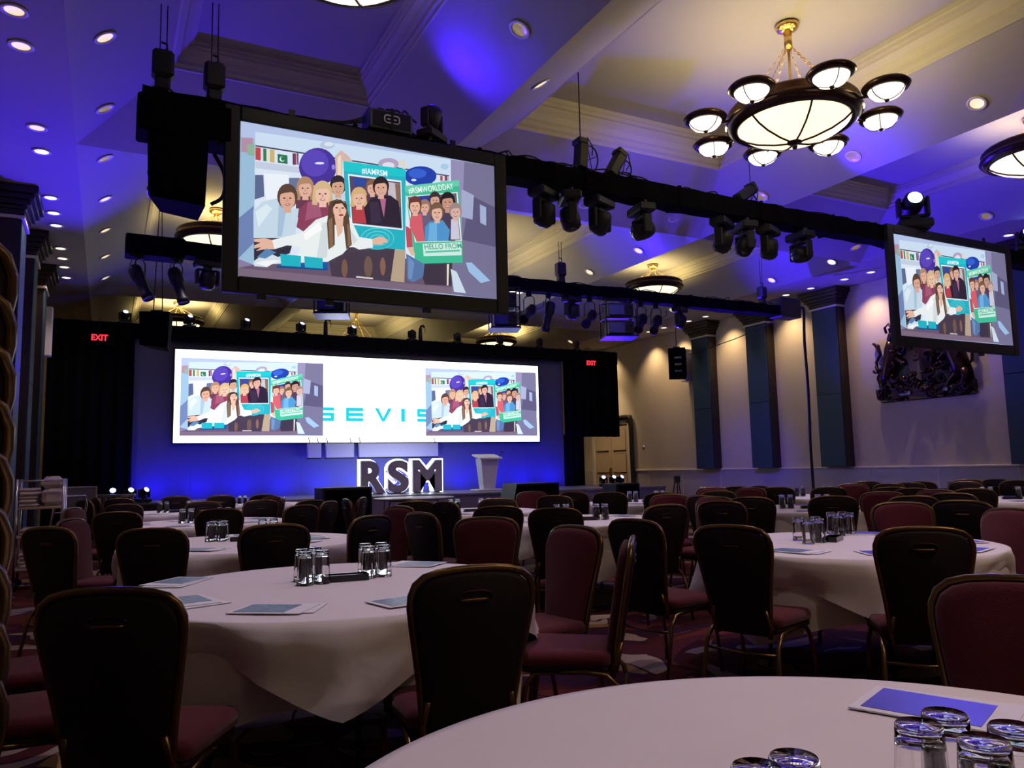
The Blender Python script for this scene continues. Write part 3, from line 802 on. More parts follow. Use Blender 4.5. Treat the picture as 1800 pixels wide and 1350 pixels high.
def projection_screen(x0, x1, z0, z1, y, label):
    cx = (x0 + x1) / 2; w_ = x1 - x0; h = z1 - z0
    s = empty('projection_screen', (cx, y, z0), 0, label, 'screen', 'hanging projection screens')
    bl, bt, bb = .15, .15, .17
    for n, a in (('frame_side', (-w_ / 2 - bl, -w_ / 2, -.03, .06, -bb, h + bt)), ('frame_side', (w_ / 2, w_ / 2 + bl, -.03, .06, -bb, h + bt)),
                 ('frame_top', (-w_ / 2, w_ / 2, -.03, .06, h, h + bt)), ('frame_bottom', (-w_ / 2, w_ / 2, -.03, .06, -bb, 0))):
        MB().box(*a, 0.012).build(n, M_BLACK, s)
    MB().box(-w_ / 2, w_ / 2, .0, .03, 0, h).build('screen_fabric', M_WHITE, s)
    im = link('projected_image', pic_proj, s, (-w_ / 2, -.002, 0)); im.scale = (w_ / 1.79, 1, h)
    for x in (-w_ * .32, w_ * .32):   # drop straps up to the truss
        MB().box(x - .03, x + .03, .01, .03, h + bt, h + bt + .08).build('hanging_strap', M_BLACK, s)
    for x in (-w_ * .42, -w_ * .18, w_ * .2):   # tie-off tags under the frame
        MB().box(x - .04, x + .04, -.01, .05, -bb - .05, -bb).build('tie_off', M_BLACK, s)
    return s
projection_screen(1.10, 3.96, 3.255, 4.86, 7.90, 'large hanging projection screen on the left showing a group photograph')
projection_screen(11.11, 14.15, 3.265, 4.93, 7.90, 'right hanging projection screen in front of the crest showing the group photograph')

# LED wall on the set
lx0, lx1, lz0, lz1 = 1.39, 11.36, 2.08, 4.33
led = empty('led_wall', (lx0, 20.0, lz0), 0, 'wide bright white video wall above the stage with two inset pictures', 'video wall')
MB().box(-.03, lx1 - lx0 + .03, 0.0, .09, -.03, lz1 - lz0 + .03, 0.01).build('cabinet', M_BLACKG, led)
pb = PB()
pb.poly([(0, 0), (lx1 - lx0, 0), (lx1 - lx0, lz1 - lz0), (0, lz1 - lz0)], (0.95, 0.98, 1.0, 1))
TE = srgb('0a8f9c')
def bar(x0, z0, x1, z1): pb.poly([(x0, z0), (x1, z0), (x1, z1), (x0, z1)], TE)
def glyph(ch, x, w_, z=.55, h=.36, t=.088):
    if ch == 'S':
        bar(x, z, x + w_, z + t); bar(x, z + h - t, x + w_, z + h); bar(x, z + h / 2 - t / 2, x + w_, z + h / 2 + t / 2)
        bar(x, z + h / 2, x + t, z + h - t); bar(x + w_ - t, z + t, x + w_, z + h / 2)
    if ch == 'E':
        for zz in (z, z + h / 2 - t / 2, z + h - t): bar(x, zz, x + w_, zz + t)
        bar(x, z + t, x + t, z + h - t)
    if ch == 'V':
        c = x + w_ / 2
        pb.poly([(x, z + h), (c - t * .4, z), (c + t * .4, z), (c, z + t), (x + t * 1.2, z + h)], TE)
        pb.poly([(x + w_, z + h), (x + w_ - t * 1.2, z + h), (c - t * .1, z + t), (c - t * .2, z), (c + t * .4, z)], TE)
    if ch == 'I': bar(x, z, x + t * 1.3, z + h)
glyph('S', 4.77 - lx0, .46); glyph('E', 5.54 - lx0, .47); glyph('V', 6.32 - lx0, .48); glyph('I', 7.06 - lx0, .1); glyph('S', 7.52 - lx0, .46)
link('white_image', pb.mesh('white_image', M_LED), led, (0, -.004, 0))
for a, b in ((1.525, 4.94), (7.77, 11.28)):
    im = link('inset_image', pic_led, led, (a - lx0, -.012, 2.25 - lz0)); im.scale = ((b - a) / 1.79, 1, 4.13 - 2.25)
# grey hanging panels of the set right below the video wall
for i, (a, b, n) in enumerate(((4.51, 4.85, 'narrow grey panel hanging below the video wall, leftmost of three'), (4.97, 5.70, 'middle grey panel hanging below the video wall'), (5.83, 8.05, 'long grey panel below the video wall above the letters'))):
    s = empty('scenic_panel', (a, 19.78, 1.68), 0, n, 'panel', 'grey panels below the video wall')
    MB().box(0, b - a, 0, .10, 0, .37, 0.012).build('board', M_SETG, s)
    MB().box(0, b - a, .0, .14, -.03, 0).build('lower_edge', M_BLACK, s)
    for x in (.06, b - a - .06):
        MB().cyl((x, .06, .36), (x, .2, .52), .012, 6).build('bracket', M_BLACK, s)

# standing illuminated letters
def stage_letter(ch, x0, x1, label):
    L_ = empty('stage_letter', (x0, 18.6, SZ), 0, label, 'letter', 'illuminated letters on the stage')
    for nm, off, ex, y, m in (('letter_face', .045, .05, -.06, M_LFACE), ('halo_layer', .12, .012, .0, M_HALO)):
        vs, fs = text_geo(ch, 1.0, ex, off)
        xa, xb = min(v[0] for v in vs), max(v[0] for v in vs); za, zb = min(v[1] for v in vs), max(v[1] for v in vs)
        g = 0.06 if nm == 'halo_layer' else 0.0
        sx = (x1 - x0 + 2 * g) / (xb - xa); sz = (.80 + g * 0.9) / (zb - za)
        MB().add([((p[0] - xa) * sx - g, y - p[2], (p[1] - za) * sz + (0.005 if g else .02)) for p in vs], fs).build(nm, m, L_)
    MB().box(.05, x1 - x0 - .05, -.05, .25, 0, .02).build('foot_plate', M_BLACK, L_)
    lamp('letter_glow', 'POINT', (x0 + (x1 - x0) / 2, 18.95, SZ + .42), 9, (0.75, 0.9, 1.0), radius=.2)
stage_letter('R', 5.50, 6.12, 'grey letter R with a glowing white edge on the stage')
stage_letter('S', 6.18, 6.72, 'grey letter S with a glowing white edge on the stage')
stage_letter('M', 6.83, 7.62, 'grey letter M with a glowing white edge on the stage')

# lectern
lc = empty('lectern', (8.66, 18.0, SZ), 0, 'white acrylic lectern with gooseneck microphone on stage', 'lectern')
MB().box(-.36, .36, -.22, .28, 0, .05, .015).build('base', M_WHITE, lc)
m = MB()
m.add([(-.16, -.12, .05), (.16, -.12, .05), (.16, .14, .05), (-.16, .14, .05), (-.25, -.18, .82), (.25, -.18, .82), (.25, .16, .82), (-.25, .16, .82)],
      [(0, 1, 5, 4), (1, 2, 6, 5), (2, 3, 7, 6), (3, 0, 4, 7), (4, 5, 6, 7), (3, 2, 1, 0)])
m.build('column', M_WHITE, lc)
m = MB(); m.add([(-.32, -.25, .80), (.32, -.25, .80), (.32, .22, .90), (-.32, .22, .90), (-.32, -.25, .84), (.32, -.25, .84), (.32, .22, .94), (-.32, .22, .94)],
      [(3, 2, 1, 0), (4, 5, 6, 7), (0, 1, 5, 4), (1, 2, 6, 5), (2, 3, 7, 6), (3, 0, 4, 7)]); m.build('reading_top', M_WHITE, lc)
mic = MB().tube([(.26, -.18, .84), (.30, -.18, .93), (.35, -.15, .98), (.38, -.10, .98)], .008, 6).build('gooseneck', M_BLACK, lc)
MB().ball((.39, -.09, .985), .028).build('microphone_head', M_BLACK, mic)

# exit signs
for x, lab in ((-.22, 'glowing red exit sign on the black drape left of the set'), (13.14, 'glowing red exit sign on the black drape right of the set')):
    e = empty('exit_sign', (x, 19.80, 4.38), 0, lab, 'sign', 'exit signs')
    MB().box(-.19, .19, 0, .06, 0, .2, .006).build('housing', M_BLACK, e)
    vs, fs = text_geo('EXIT', .19, 0.002, 0.006, 'CENTER')
    MB().add([(p[0] * .86, -.006 - p[2], p[1] + .035) for p in vs], fs).build('lettering', M_EXIT, e)
    MB().tube([(0, .03, .2), (0, .03, .54), (0, .10, .57), (0, .36, .57)], .008, 6).build('drop_rod', M_BLACK, e)

# ------------------------------------------------------------------ chandeliers
def make_chandelier(big=True):
    c = empty('chandelier', (0, 0, 0))
    R = .735 if big else .70; zr = 0.0; H = 0.0 if big else -.62       # origin at rim level
    MB().lathe([(0, 1.20 + H), (.10, 1.20 + H), (.15, 1.17 + H), (.13, 1.12 + H), (.06, 1.09 + H), (0, 1.09 + H)], 20).build('canopy', M_BRASS, c)
    MB().cyl((0, 0, 1.10 + H), (0, 0, (.86 if big else 1.02) + H), .05, 12).build('collar', M_BRASS, c)
    MB().cyl((0, 0, .88 + H), (0, 0, .02), .018, 8).build('stem', M_BRASS, c)
    for k in range(6):
        a = 2 * pi * k / 6 + .3
        m = MB(); p0 = Vector((.04 * cos(a), .04 * sin(a), (.88 if big else 1.04) + H)); p1 = Vector((R * .93 * cos(a), R * .93 * sin(a), .06))
        d = p1 - p0; n = 22
        for i in range(n):     # alternating links
            q0 = p0 + d * (i / n); q1 = p0 + d * ((i + 1.18) / n)
            sd = d.cross(Vector((0, 0, 1))).normalized() if i % 2 else d.cross(d.cross(Vector((0, 0, 1)))).normalized()
            mid = (q0 + q1) / 2
            m.tube([q0, mid + sd * .013, q1, mid - sd * .013], .0045, 4, closed=True)
        m.build('chain', M_BRASS, c)
    MB().lathe([(R * .96, .10), (R + .02, .10), (R + .05, .06), (R + .02, .02), (R + .06, -.02), (R + .08, -.06), (R + .03, -.12), (R - .04, -.15), (R - .08, -.13), (R - .08, -.06), (R - .02, .0), (R * .96, .10)], 40).build('rim', M_BRONZE, c)
    MB().lathe([(R - .05, -.10), (R - .08, -.145), (R - .16, -.205), (R - .30, -.27), (R - .50, -.325), (R - .68, -.35), (.02, -.355), (0, -.355)], 40).build('bowl', M_BOWL, c)
    for k in range(6):
        a = 2 * pi * k / 6
        MB().tube([(r * cos(a), r * sin(a), z) for r, z in ((R - .04, -.12), (R - .073, -.153), (R - .153, -.214), (R - .293, -.28), (R - .493, -.335), (R - .67, -.36), (.03, -.365))], .013, 5).build('bowl_rib', M_BRONZE, c)
    MB().lathe([(0, -.45), (.025, -.435), (.035, -.405), (.02, -.39), (.05, -.375), (.09, -.362), (.09, -.35), (0, -.35)], 14).build('finial', M_BRONZE, c)
    for k in range(8 if big else 0):
        a = 2 * pi * k / 8 + .326
        X = Matrix.Rotation(a, 4, 'Z')
        arm = MB().tube([(R + .02, 0, -.06), (R + .14, 0, -.08), (R + .27, 0, -.09), (R + .34, 0, -.06)], .016, 6, xf=X).build('arm', M_BRONZE, c)
        T = X @ Matrix.Translation((R + .36, 0, -.05))
        MB().lathe([(.18, .05), (.235, .05), (.265, .015), (.245, -.02), (.20, -.035), (.175, -.02), (.18, .05)], 24, T).build('lamp_rim', M_BRONZE, arm)
        MB().lathe([(.20, -.02), (.185, -.06), (.145, -.105), (.08, -.135), (.0, -.145)], 24, T).build('lamp_bowl', M_BOWLS, arm)
        for q in range(3):
            b = 2 * pi * q / 3
            MB().tube([(r * cos(b), r * sin(b), z) for r, z in ((.20, -.025), (.188, -.065), (.148, -.11), (.082, -.14), (.01, -.15))], .006, 4, xf=T).build('lamp_rib', M_BRONZE, arm)
        MB().lathe([(0, -.175), (.022, -.165), (.03, -.145), (0, -.135)], 10, T).build('lamp_finial', M_BRONZE, arm)
    return c
CHB, CHS = make_chandelier(), make_chandelier(False)
names = {(0, 0): 'chandelier with only its lit bowl showing at the top picture edge', (1, 0): 'large nearest chandelier with eight small lamps around a lit bowl', (2, 0): 'chandelier cut by the right picture edge above the right screen',
         (0, 1): 'chandelier half hidden behind the left edge of the left screen', (1, 1): 'chandelier hidden behind the left projection screen', (2, 1): 'chandelier above the rear truss beyond the hanging moving heads',
         (0, 2): 'far left chandelier seen over the header drape', (1, 2): 'far middle chandelier seen over the header drape', (2, 2): 'far right chandelier seen over the header drape',
         (0, -1): 'left chandelier behind the camera', (1, -1): 'middle chandelier behind the camera', (2, -1): 'right chandelier behind the camera'}
ch_used = set()
for (i, j), lab in names.items():
    x = (1.82, 7.42, 12.75)[i]; y = {-1: -2.8, 0: 6.50, 1: 16.1, 2: 25.5}[j]
    P = CHB if i == 1 else CHS
    o = copy_tree(P) if i % 2 in ch_used else P
    ch_used.add(i % 2)
    z = 5.585 if i == 1 else 6.045
    o.location = (x, y, z); tag(o, lab, 'chandelier', 'coffer chandeliers')
    o.rotation_euler = (0, 0, .2 * j)
    e = {(0, 0): 4, (1, 0): 105, (2, 0): 32, (0, 1): 55, (1, 1): 80, (2, 1): 40, (0, 2): 90, (1, 2): 110, (2, 2): 90}.get((i, j), 220)
    if i == 1:      # one bulb in the big bowl and one in each small lamp
        lamp('chandelier_bulbs', 'POINT', (x, y, z + .05), e * .22, WARM, radius=.25)
        for q in range(8):
            a = q * pi / 4 + .326 + .2 * j
            lamp('chandelier_bulbs', 'POINT', (x + 1.095 * cos(a), y + 1.095 * sin(a), z + .06), e * .11, WARM, radius=.08)
    else:
        for q in range(3):
            lamp('chandelier_bulbs', 'POINT', (x + .40 * cos(q * 2.09), y + .40 * sin(q * 2.09), z + .06), e / 3, WARM, radius=.12)

# ------------------------------------------------------------------ recessed downlights
def downlight_proto():
    d = empty('downlight', (0, 0, 0))
    MB().lathe([(.085, -.002), (.118, -.002), (.122, -.010), (.112, -.016), (.088, -.012), (.080, .0)], 24).build('trim_ring', M_DRING, d)
    MB().lathe([(.088, -.008), (.075, .0), (.0, .001)], 20).build('lens', M_DLENS, d)
    return d
DL = {}
base = downlight_proto()
for key, mm in (('dim', M_DOFF), ('mid', M_DLENS), ('bright', M_DLENSW)):
    if key == 'mid': DL[key] = base; continue
    c = copy_tree(base)
    for k in c.children:
        if k.name.startswith('lens'): k.data = k.data.copy(); k.data.materials[0] = mm
    DL[key] = c
used = set()
def downlight(p, kind, label, normal=(0, 0, -1), group='recessed downlights'):
    if kind in used: o = copy_tree(DL[kind])
    else: o = DL[kind]; used.add(kind)
    n = Vector(normal).normalized()
    o.rotation_euler = (-n).to_track_quat('Z', 'Y').to_euler()
    o.location = Vector(p) + n * 0.004
    tag(o, label, 'downlight', group)
SL = .6 / 1.03; SLY = .6 / 1.5
for k, y in enumerate((8.22, 8.9, 11.0, 11.81, 13.77, 14.57, 15.29, 16.83, 17.6, 18.32, 19.29)):
    downlight((-.9, y, 5.7), 'bright' if k > 2 else 'mid', f'round ceiling downlight, {ORD[k]} from the camera in the row along left wall')
for k, (y) in enumerate((8.74, 10.52, 12.24, 14.09, 15.93, 17.87, 19.84)):
    downlight((-.15, y, 5.7 + SL * .33), 'dim' if k in (1, 2) else 'mid', f'tilted ceiling downlight, {ORD[k]} from the camera in the sloping left skirt', (SL, 0, -1))
def cz(x, y):
    for i in range(3):
        if XF[i] <= x <= XF[i + 1]:
            for j in range(4):
                if YF[j] <= y <= YF[j + 1]:
                    opts = [((x - XF[i]) / 1.03, (SL, 0, -1)), ((XF[i + 1] - x) / 1.03, (-SL, 0, -1)), ((y - YF[j]) / 1.5, (0, SLY, -1)), ((YF[j + 1] - y) / 1.5, (0, -SLY, -1))]
                    d, n = min(opts, key=lambda t: t[0])
                    return 5.7 + .6 * d, n
    return 5.7, (0, 0, -1)
for x, y, kind, lab in [
    (3.74, 6.78, 'dim', 'golden downlight in the bright blue slope above the left screen'),
    (4.54, 7.75, 'mid', 'downlight seen edge-on in the beam right of the blue slope'),
    (9.88, 5.68, 'mid', 'downlight in the slope to the right of the nearest chandelier'),
    (9.88, 7.57, 'dim', 'golden downlight just below the nearest chandelier'),
    (7.27, 10.97, 'dim', 'downlight peeping between the hanging moving heads'),
    (9.21, 10.95, 'mid', 'downlight in the blue slope beside the fourth hanging moving head'),
    (9.92, 12.99, 'mid', 'upper downlight in the blue slope above the rear truss'),
    (9.93, 14.91, 'mid', 'lower downlight in the blue slope close over the rear truss'),
    (14.56, 8.39, 'dim', 'downlight above the right projection screen'),
    (14.14, 10.94, 'dim', 'downlight left of the right screen, upper one of the slope'),
    (14.56, 11.92, 'bright', 'downlight left of the right screen, lower one of the slope'),
    (14.57, 13.74, 'mid', 'downlight below the hanging moving heads near the right pilasters'),
    (9.89, 9.44, 'dim', 'downlight behind the front truss under the nearest chandelier'),
    (14.59, 17.61, 'mid', 'downlight above the rear right end of the rear truss'),
    (14.64, 23.35, 'mid', 'lone downlight over the right end of the header drape')]:
    z, n = cz(x, y); downlight((x, y, z), kind, lab, n)
for k, y in enumerate((8.68, 11.82, 12.56, 13.58, 14.39, 17.5, 18.26, 19.47, 20.24, 21.04)):
    downlight((15.75, y, 5.7), 'bright', f'bright ceiling downlight, {ORD[k]} from the camera in the row along right wall')

# ------------------------------------------------------------------ trusses and rigging
def wrapped_beam(name, x0, x1, y, z0, z1, dep, label, seed):
    """box truss wrapped in black cloth, slightly uneven"""
    rnd = random.Random(seed); n = int((x1 - x0) / .22)
    t = empty(name, (0, y, 0), 0, label, 'truss', 'cloth wrapped trusses')
    vs = []; fs = []
    for k in range(n + 1):
        x = x0 + (x1 - x0) * k / n
        for (a, b) in ((-dep, z0), (dep, z0), (dep, z1), (-dep, z1)):
            vs.append((x, a + rnd.uniform(-.012, .012), b + rnd.uniform(-.014, .014)))
    for k in range(n):
        for q in range(4):
            a = k * 4 + q; b = k * 4 + (q + 1) % 4
            fs.append((a, a + 4, b + 4, b))
    fs += [(0, 1, 2, 3), (n * 4 + 3, n * 4 + 2, n * 4 + 1, n * 4)]
    MB().add(vs, fs).build('cloth_wrap', M_DRAPE, t)
    for k in range(int((x1 - x0) / 1.5)):
        x = x0 + .6 + 1.5 * k
        MB().box(x - .02, x + .02, -dep - .016, dep + .016, z0 - .016, z1 + .016).build('tie_strap', M_DRAPE, t)
    return t
tr1 = wrapped_beam('front_truss', .20, 16.3, 8.08, 4.80, 5.06, .14, 'long black wrapped front truss carrying the two projection screens', 3)
MB().box(.16, 1.02, -.22, .16, 4.60, 4.97, .02).build('end_block', M_DRAPE, tr1)
tr2 = wrapped_beam('rear_truss', .18, 14.55, 13.1, 4.76, 4.99, .14, 'black wrapped rear truss behind the projection screens', 5)
MB().box(13.95, 14.6, -.2, .2, 4.72, 5.18, .02).build('end_block', M_BLACK, tr2)
MB().box(.16, 1.0, -.2, .2, 4.70, 5.02, .02).build('end_block', M_DRAPE, tr2)
# loose cables lying along the trusses
def cable(name, pts, r, label, parent=None, m=M_RUBBER):
    P = [Vector(p) for p in pts]; out = []
    for i in range(len(P) - 1):      # catmull-rom
        a, b, c, d = P[max(i - 1, 0)], P[i], P[i + 1], P[min(i + 2, len(P) - 1)]
        for s in range(6):
            t = s / 6
            out.append(.5 * ((2 * b) + (c - a) * t + (2 * a - 5 * b + 4 * c - d) * t * t + (3 * b - a - 3 * c + d) * t ** 3))
    out.append(P[-1])
    o = MB().tube(out, r, 6).build(name, m, parent)
    if parent is None: tag(o, label, 'cable')
    return o
rc = random.Random(4)
def loose(parent, x0, x1, z, n, y=0.0):
    for k in range(n):
        a = rc.uniform(x0, x1 - .8); L_ = rc.uniform(.6, 1.8); b = min(x1, a + L_)
        pts = [(a + (b - a) * i / 6, y + rc.uniform(-.12, .08), z + (abs(rc.gauss(0, .03)) if 0 < i < 6 else -.01)) for i in range(7)]
        cable('loose_cable', pts, .010, None, parent)
loose(tr1, 1.0, 11.0, 5.075, 16); loose(tr2, 1.0, 14.0, 5.0, 12)

def hoist(x, y, z, ztop, label, zring=True):
    h = empty('chain_hoist', (x, y, z), 0, label, 'hoist', 'chain hoists on the trusses')
    MB().box(-.10, .10, -.09, .09, .14, .42, .03).build('motor_housing', M_BLACK, h)
    MB().box(-.07, .07, -.07, .07, .0, .14, .02).build('chain_bag', M_BLACK, h)
    MB().tube([(0, 0, .42), (.035, 0, .46), (.03, 0, .51), (-.02, 0, .52)], .012, 6).build('hook', M_BLACK, h)
    MB().tube([(-.16, 0, -.03), (-.05, 0, .06), (.05, 0, .06), (.16, 0, -.03)], .012, 6).build('sling', M_BLACK, h)
    for s in (-.03, .03):
        MB().cyl((s, 0, .42), (s, 0, ztop - z), .006, 5).build('chain', M_BLACK, h)
hoist(.38, 8.05, 5.08, 6.0, 'black chain hoist on the left end of the front truss')
hoist(.86, 8.05, 5.06, 6.15, 'black chain hoist just left of the left screen top')
hoist(8.03, 13.1, 5.0, 5.86, 'chain hoist standing on the middle of the rear truss')
hoist(13.55, 13.1, 5.0, 6.1, 'chain hoist near the right end of the rear truss')

# moving head proto (hangs below its clamp, origin at the clamp top)
def make_moving_head():
    h = empty('moving_head', (0, 0, 0))
    MB().box(-.20, .20, -.12, .12, -.13, -.02, .02).build('base', M_BLACK, h)
    for s in (-1, 1): MB().cyl((s * .10, 0, -.02), (s * .10, 0, .03), .03, 8).build('clamp', M_BLACK, h)
    yk = MB()
    yk.box(-.055, .055, -.05, .05, -.17, -.13); yk.box(-.18, .18, -.05, .05, -.20, -.16, .015)
    for s in (-1, 1): yk.box(min(s * .14, s * .185), max(s * .14, s * .185), -.06, .06, -.42, -.17, .015)
    yk.build('yoke', M_BLACK, h)
    hd = empty('head', (0, 0, -.345)); hd.parent = h
    MB().lathe([(0, -.13), (.085, -.13), (.115, -.10), (.125, 0), (.12, .08), (.10, .14), (.06, .16), (0, .16)], 18).build('shell', M_BLACK, hd)
    MB().lathe([(.082, -.132), (.06, -.142), (0, -.147)], 18).build('lens', M_LENS, hd)
    MB().cyl((-.15, 0, 0), (.15, 0, 0), .03, 10).build('pivot', M_BLACK, hd)
    return h
MH = make_moving_head(); mh_used = [False]
def moving_head(loc, rz, tilt, label, group, up=False, lens=None, cat='stage light', sc=1.0):
    o = copy_tree(MH) if mh_used[0] else MH
    mh_used[0] = True
    o.location = loc; o.rotation_euler = (pi if up else 0, 0, rz); o.scale = (sc, sc, sc)
    for c in o.children:
        if c.name.startswith('head'):
            c.rotation_euler = (tilt, 0, 0)
            if lens is not None:
                for q in c.children:
                    if q.name.startswith('lens'): q.data = q.data.copy(); q.data.materials[0] = lens
    tag(o, label, cat, group)
    return o
tree(MH)
G1 = 'moving heads under the front truss'
for k, (x, rz, t) in enumerate(((4.72, .5, .3), (5.10, 1.2, -.2), (5.55, .4, .5), (6.22, 1.4, 1.2), (7.63, .5, .5), (8.05, 1.3, .6), (8.52, .4, .2), (9.18, 1.5, 1.35))):
    moving_head((x, 8.05, 4.76), rz, t, f'black moving head light, {ORD[k]} from the left under the front truss', G1, sc=1.02)
moving_head((3.24, 8.05, 5.08), .6, .3, 'upright moving head on the front truss above the right end of left screen', 'moving heads on top of the front truss', True, sc=.9)
moving_head((11.80, 7.98, 5.08), -.7, 1.25, 'moving head with a blazing blue lens on the front truss above right screen', 'moving heads on top of the front truss', True, M_BLUEL, sc=1.35)
moving_head((15.05, 7.98, 5.08), -.8, 1.25, 'moving head with lit blue lens on the truss at the right picture edge', 'moving heads on top of the front truss', True, M_BLUEL, sc=.95)
G2 = 'moving heads under the rear truss'
for k, (x, rz, t) in enumerate(((1.36, .2, .2), (8.27, .3, .3), (11.06, .5, .4))):
    moving_head((x, 13.1, 4.76), rz, t, ('moving head under the left end of the rear truss, beside the screen', 'moving head under the middle of the rear truss between spotlights', 'moving head under the right part of the rear truss')[k], G2, sc=1.0)
G3 = 'moving heads along the header truss'
for k, x in enumerate((.29, 1.69, 3.01, 4.37, 5.72, 7.41, 8.78, 10.14, 11.48, 12.79)):
    moving_head((x, 20.05, 4.84), .2 + .05 * k, .8, f'small moving head on top of the header drape, {ORD[k]} from the left', G3, True, M_BLUEL2 if k < 5 else None, sc=.72)
G4 = 'moving heads standing on the stage'
for k, x in enumerate((12.22, 12.55, 12.80)):
    moving_head((x, 18.0, SZ), -.4 + .3 * k, .9 , f'lit moving head on stage before the door, {ORD[k]} from the left', G4, True, M_BLUEL, sc=.62)
for k, x in enumerate((.13, .42, .67)):
    o = moving_head((x, 16.6, .80), .3 * k, 1.0, f'lit moving head on black case left of the stage, {ORD[k]} from the left', G4, True, M_BLUEL if k == 0 else M_BLUEL2, sc=.62)
fc = empty('flight_case', (.40, 16.6, 0), 0, 'black flight case under the lit moving heads left of stage', 'case')
MB().box(-.55, .75, -.32, .32, .04, .80, .02).build('case_body', M_BLACK, fc)
for s in (-.45, .65):
    for q in (-.25, .25): MB().cyl((s, q, 0), (s, q, .05), .03, 8).build('caster', M_BLACK, fc)
MB().box(-.56, .76, -.33, .33, .5, .53).build('edge_trim', M_GREYM, fc)

# profile spotlights
def make_spot():
    h = empty('profile_spotlight', (0, 0, 0))
    MB().box(-.04, .04, -.03, .03, -.06, .03, .01).build('clamp', M_BLACK, h)
    MB().tube([(-.09, 0, -.34), (-.09, 0, -.10), (-.05, 0, -.06), (.05, 0, -.06), (.09, 0, -.10), (.09, 0, -.34)], .008, 6).build('yoke', M_BLACK, h)
    b = empty('barrel', (0, 0, -.32)); b.parent = h
    MB().lathe([(0, .20), (.06, .20), (.085, .15), (.085, .02), (.065, -.02), (.06, -.20), (.075, -.22), (.075, -.28), (.062, -.28)], 14).build('shell', M_BLACK, b)
    MB().lathe([(.065, -.272), (0, -.265)], 14).build('lens', M_LENS, b)
    MB().tube([(-.11, 0, -.05), (.11, 0, -.05)], .008, 5).build('shutter_bar', M_BLACK, b)
    MB().tube([(0, .02, .2), (.05, .06, .28), (.12, .05, .36), (.10, 0, .46)], .006, 5).build('power_lead', M_RUBBER, b)
    return h
SPT = make_spot(); sp_used = [False]; tree(SPT)
def spot(loc, rz, tilt, label, group):
    o = copy_tree(SPT) if sp_used[0] else SPT
    sp_used[0] = True
    o.location = loc; o.rotation_euler = (0, 0, rz); o.scale = (1.25, 1.25, 1.25)
    for c in o.children:
        if c.name.startswith('barrel'): c.rotation_euler = (tilt, 0, 0)
    tag(o, label, 'spotlight', group)
G5 = 'profile spotlights under the rear truss'
for x, rz, t, lab in ((.38, .9, -.5, 'profile spotlight under the left end of rear truss, outermost'), (.92, .9, -.35, 'profile spotlight under rear truss left end, beside the moving head'),
                      (7.28, -.9, -1.0, 'tilted profile spotlight beside the double projector cage'), (7.72, .6, .25, 'nearly vertical profile spotlight left of the middle moving head'),
                      (8.70, -.9, -1.0, 'tilted profile spotlight left of the right-hand cage'), (10.0, -.9, -.9, 'tilted profile spotlight, left one right of the right-hand cage'), (10.40, -.9, -.9, 'tilted profile spotlight, right one right of the right-hand cage')):
    spot((x, 13.1, 4.74), rz, t, lab, G5)
# two spots stand upright on the header truss
for x, lab in ((5.01, 'upright spotlight on a stalk above the header drape, left one'), (7.66, 'upright spotlight on a stalk above the header drape, right one')):
    h = empty('stalk_spotlight', (x, 20.05, 4.88), .3, lab, 'spotlight', 'stalk spotlights on the header')
    MB().cyl((0, 0, 0), (0, 0, .36), .06, 10, .05).build('body', M_BLACK, h)
    MB().tube([(0, 0, .34), (.02, 0, .42), (.09, 0, .45), (.14, 0, .41)], .035, 8).build('bent_head', M_BLACK, h)
    MB().tube([(.12, 0, .41), (.17, 0, .33), (.15, 0, .24)], .008, 5).build('lead', M_RUBBER, h)
# followspot style units with ring yokes standing on the front truss
for x, tl, lab in ((5.27, .1, 'black spotlight with ring yoke standing on the front truss, left one'), (5.72, .55, 'leaning black spotlight with ring yoke on the front truss, middle one'), (7.92, 1.0, 'strongly leaning black spotlight on the front truss below the chandelier')):
    h = empty('ring_yoke_spotlight', (x, 8.05, 5.07), 0, lab, 'spotlight', 'ring yoke spotlights on the front truss')
    X = Matrix.Rotation(tl, 4, 'Y')
    MB().box(-.075, .075, -.08, .08, .02, .40, .025, xf=X).build('body', M_BLACK, h)
    MB().box(-.10, .06, -.09, .09, .34, .43, .02, xf=X).build('top_housing', M_BLACK, h)
    ring = [(.14 + .12 * cos(a), .0, .20 + .18 * sin(a)) for a in [2 * pi * k / 20 for k in range(20)]]
    rg = MB().tube(ring, .010, 6, closed=True, xf=X).build('ring_yoke', M_BLACK, h)
    for k in range(4):
        a = 2 * pi * k / 4 + .4
        MB().cyl((.14, 0, .20), (.14 + .12 * cos(a), 0, .20 + .18 * sin(a)), .006, 5, xf=X).build('spoke', M_BLACK, rg)
    MB().tube([(.02, 0, .42), (.10, .03, .50), (.18, .02, .40), (.17, 0, .26)], .008, 5, xf=X).build('lead', M_RUBBER, h)
hang = MB().cyl((5.29, 8.05, 5.44), (5.29, 8.05, 6.5), .008, 6).build('hanger_rod', M_BLACK)
tag(hang, 'thin hanging rod from the coffer down to the front truss', 'rod')
hang2 = MB(); hang2.cyl((8.22, 8.05, 5.1), (8.22, 8.05, 6.7), .006, 5)
tag(hang2.build('hanger_rod', M_BLACK), 'thin hanging wire beside the leaning spotlight under the chandelier', 'rod')
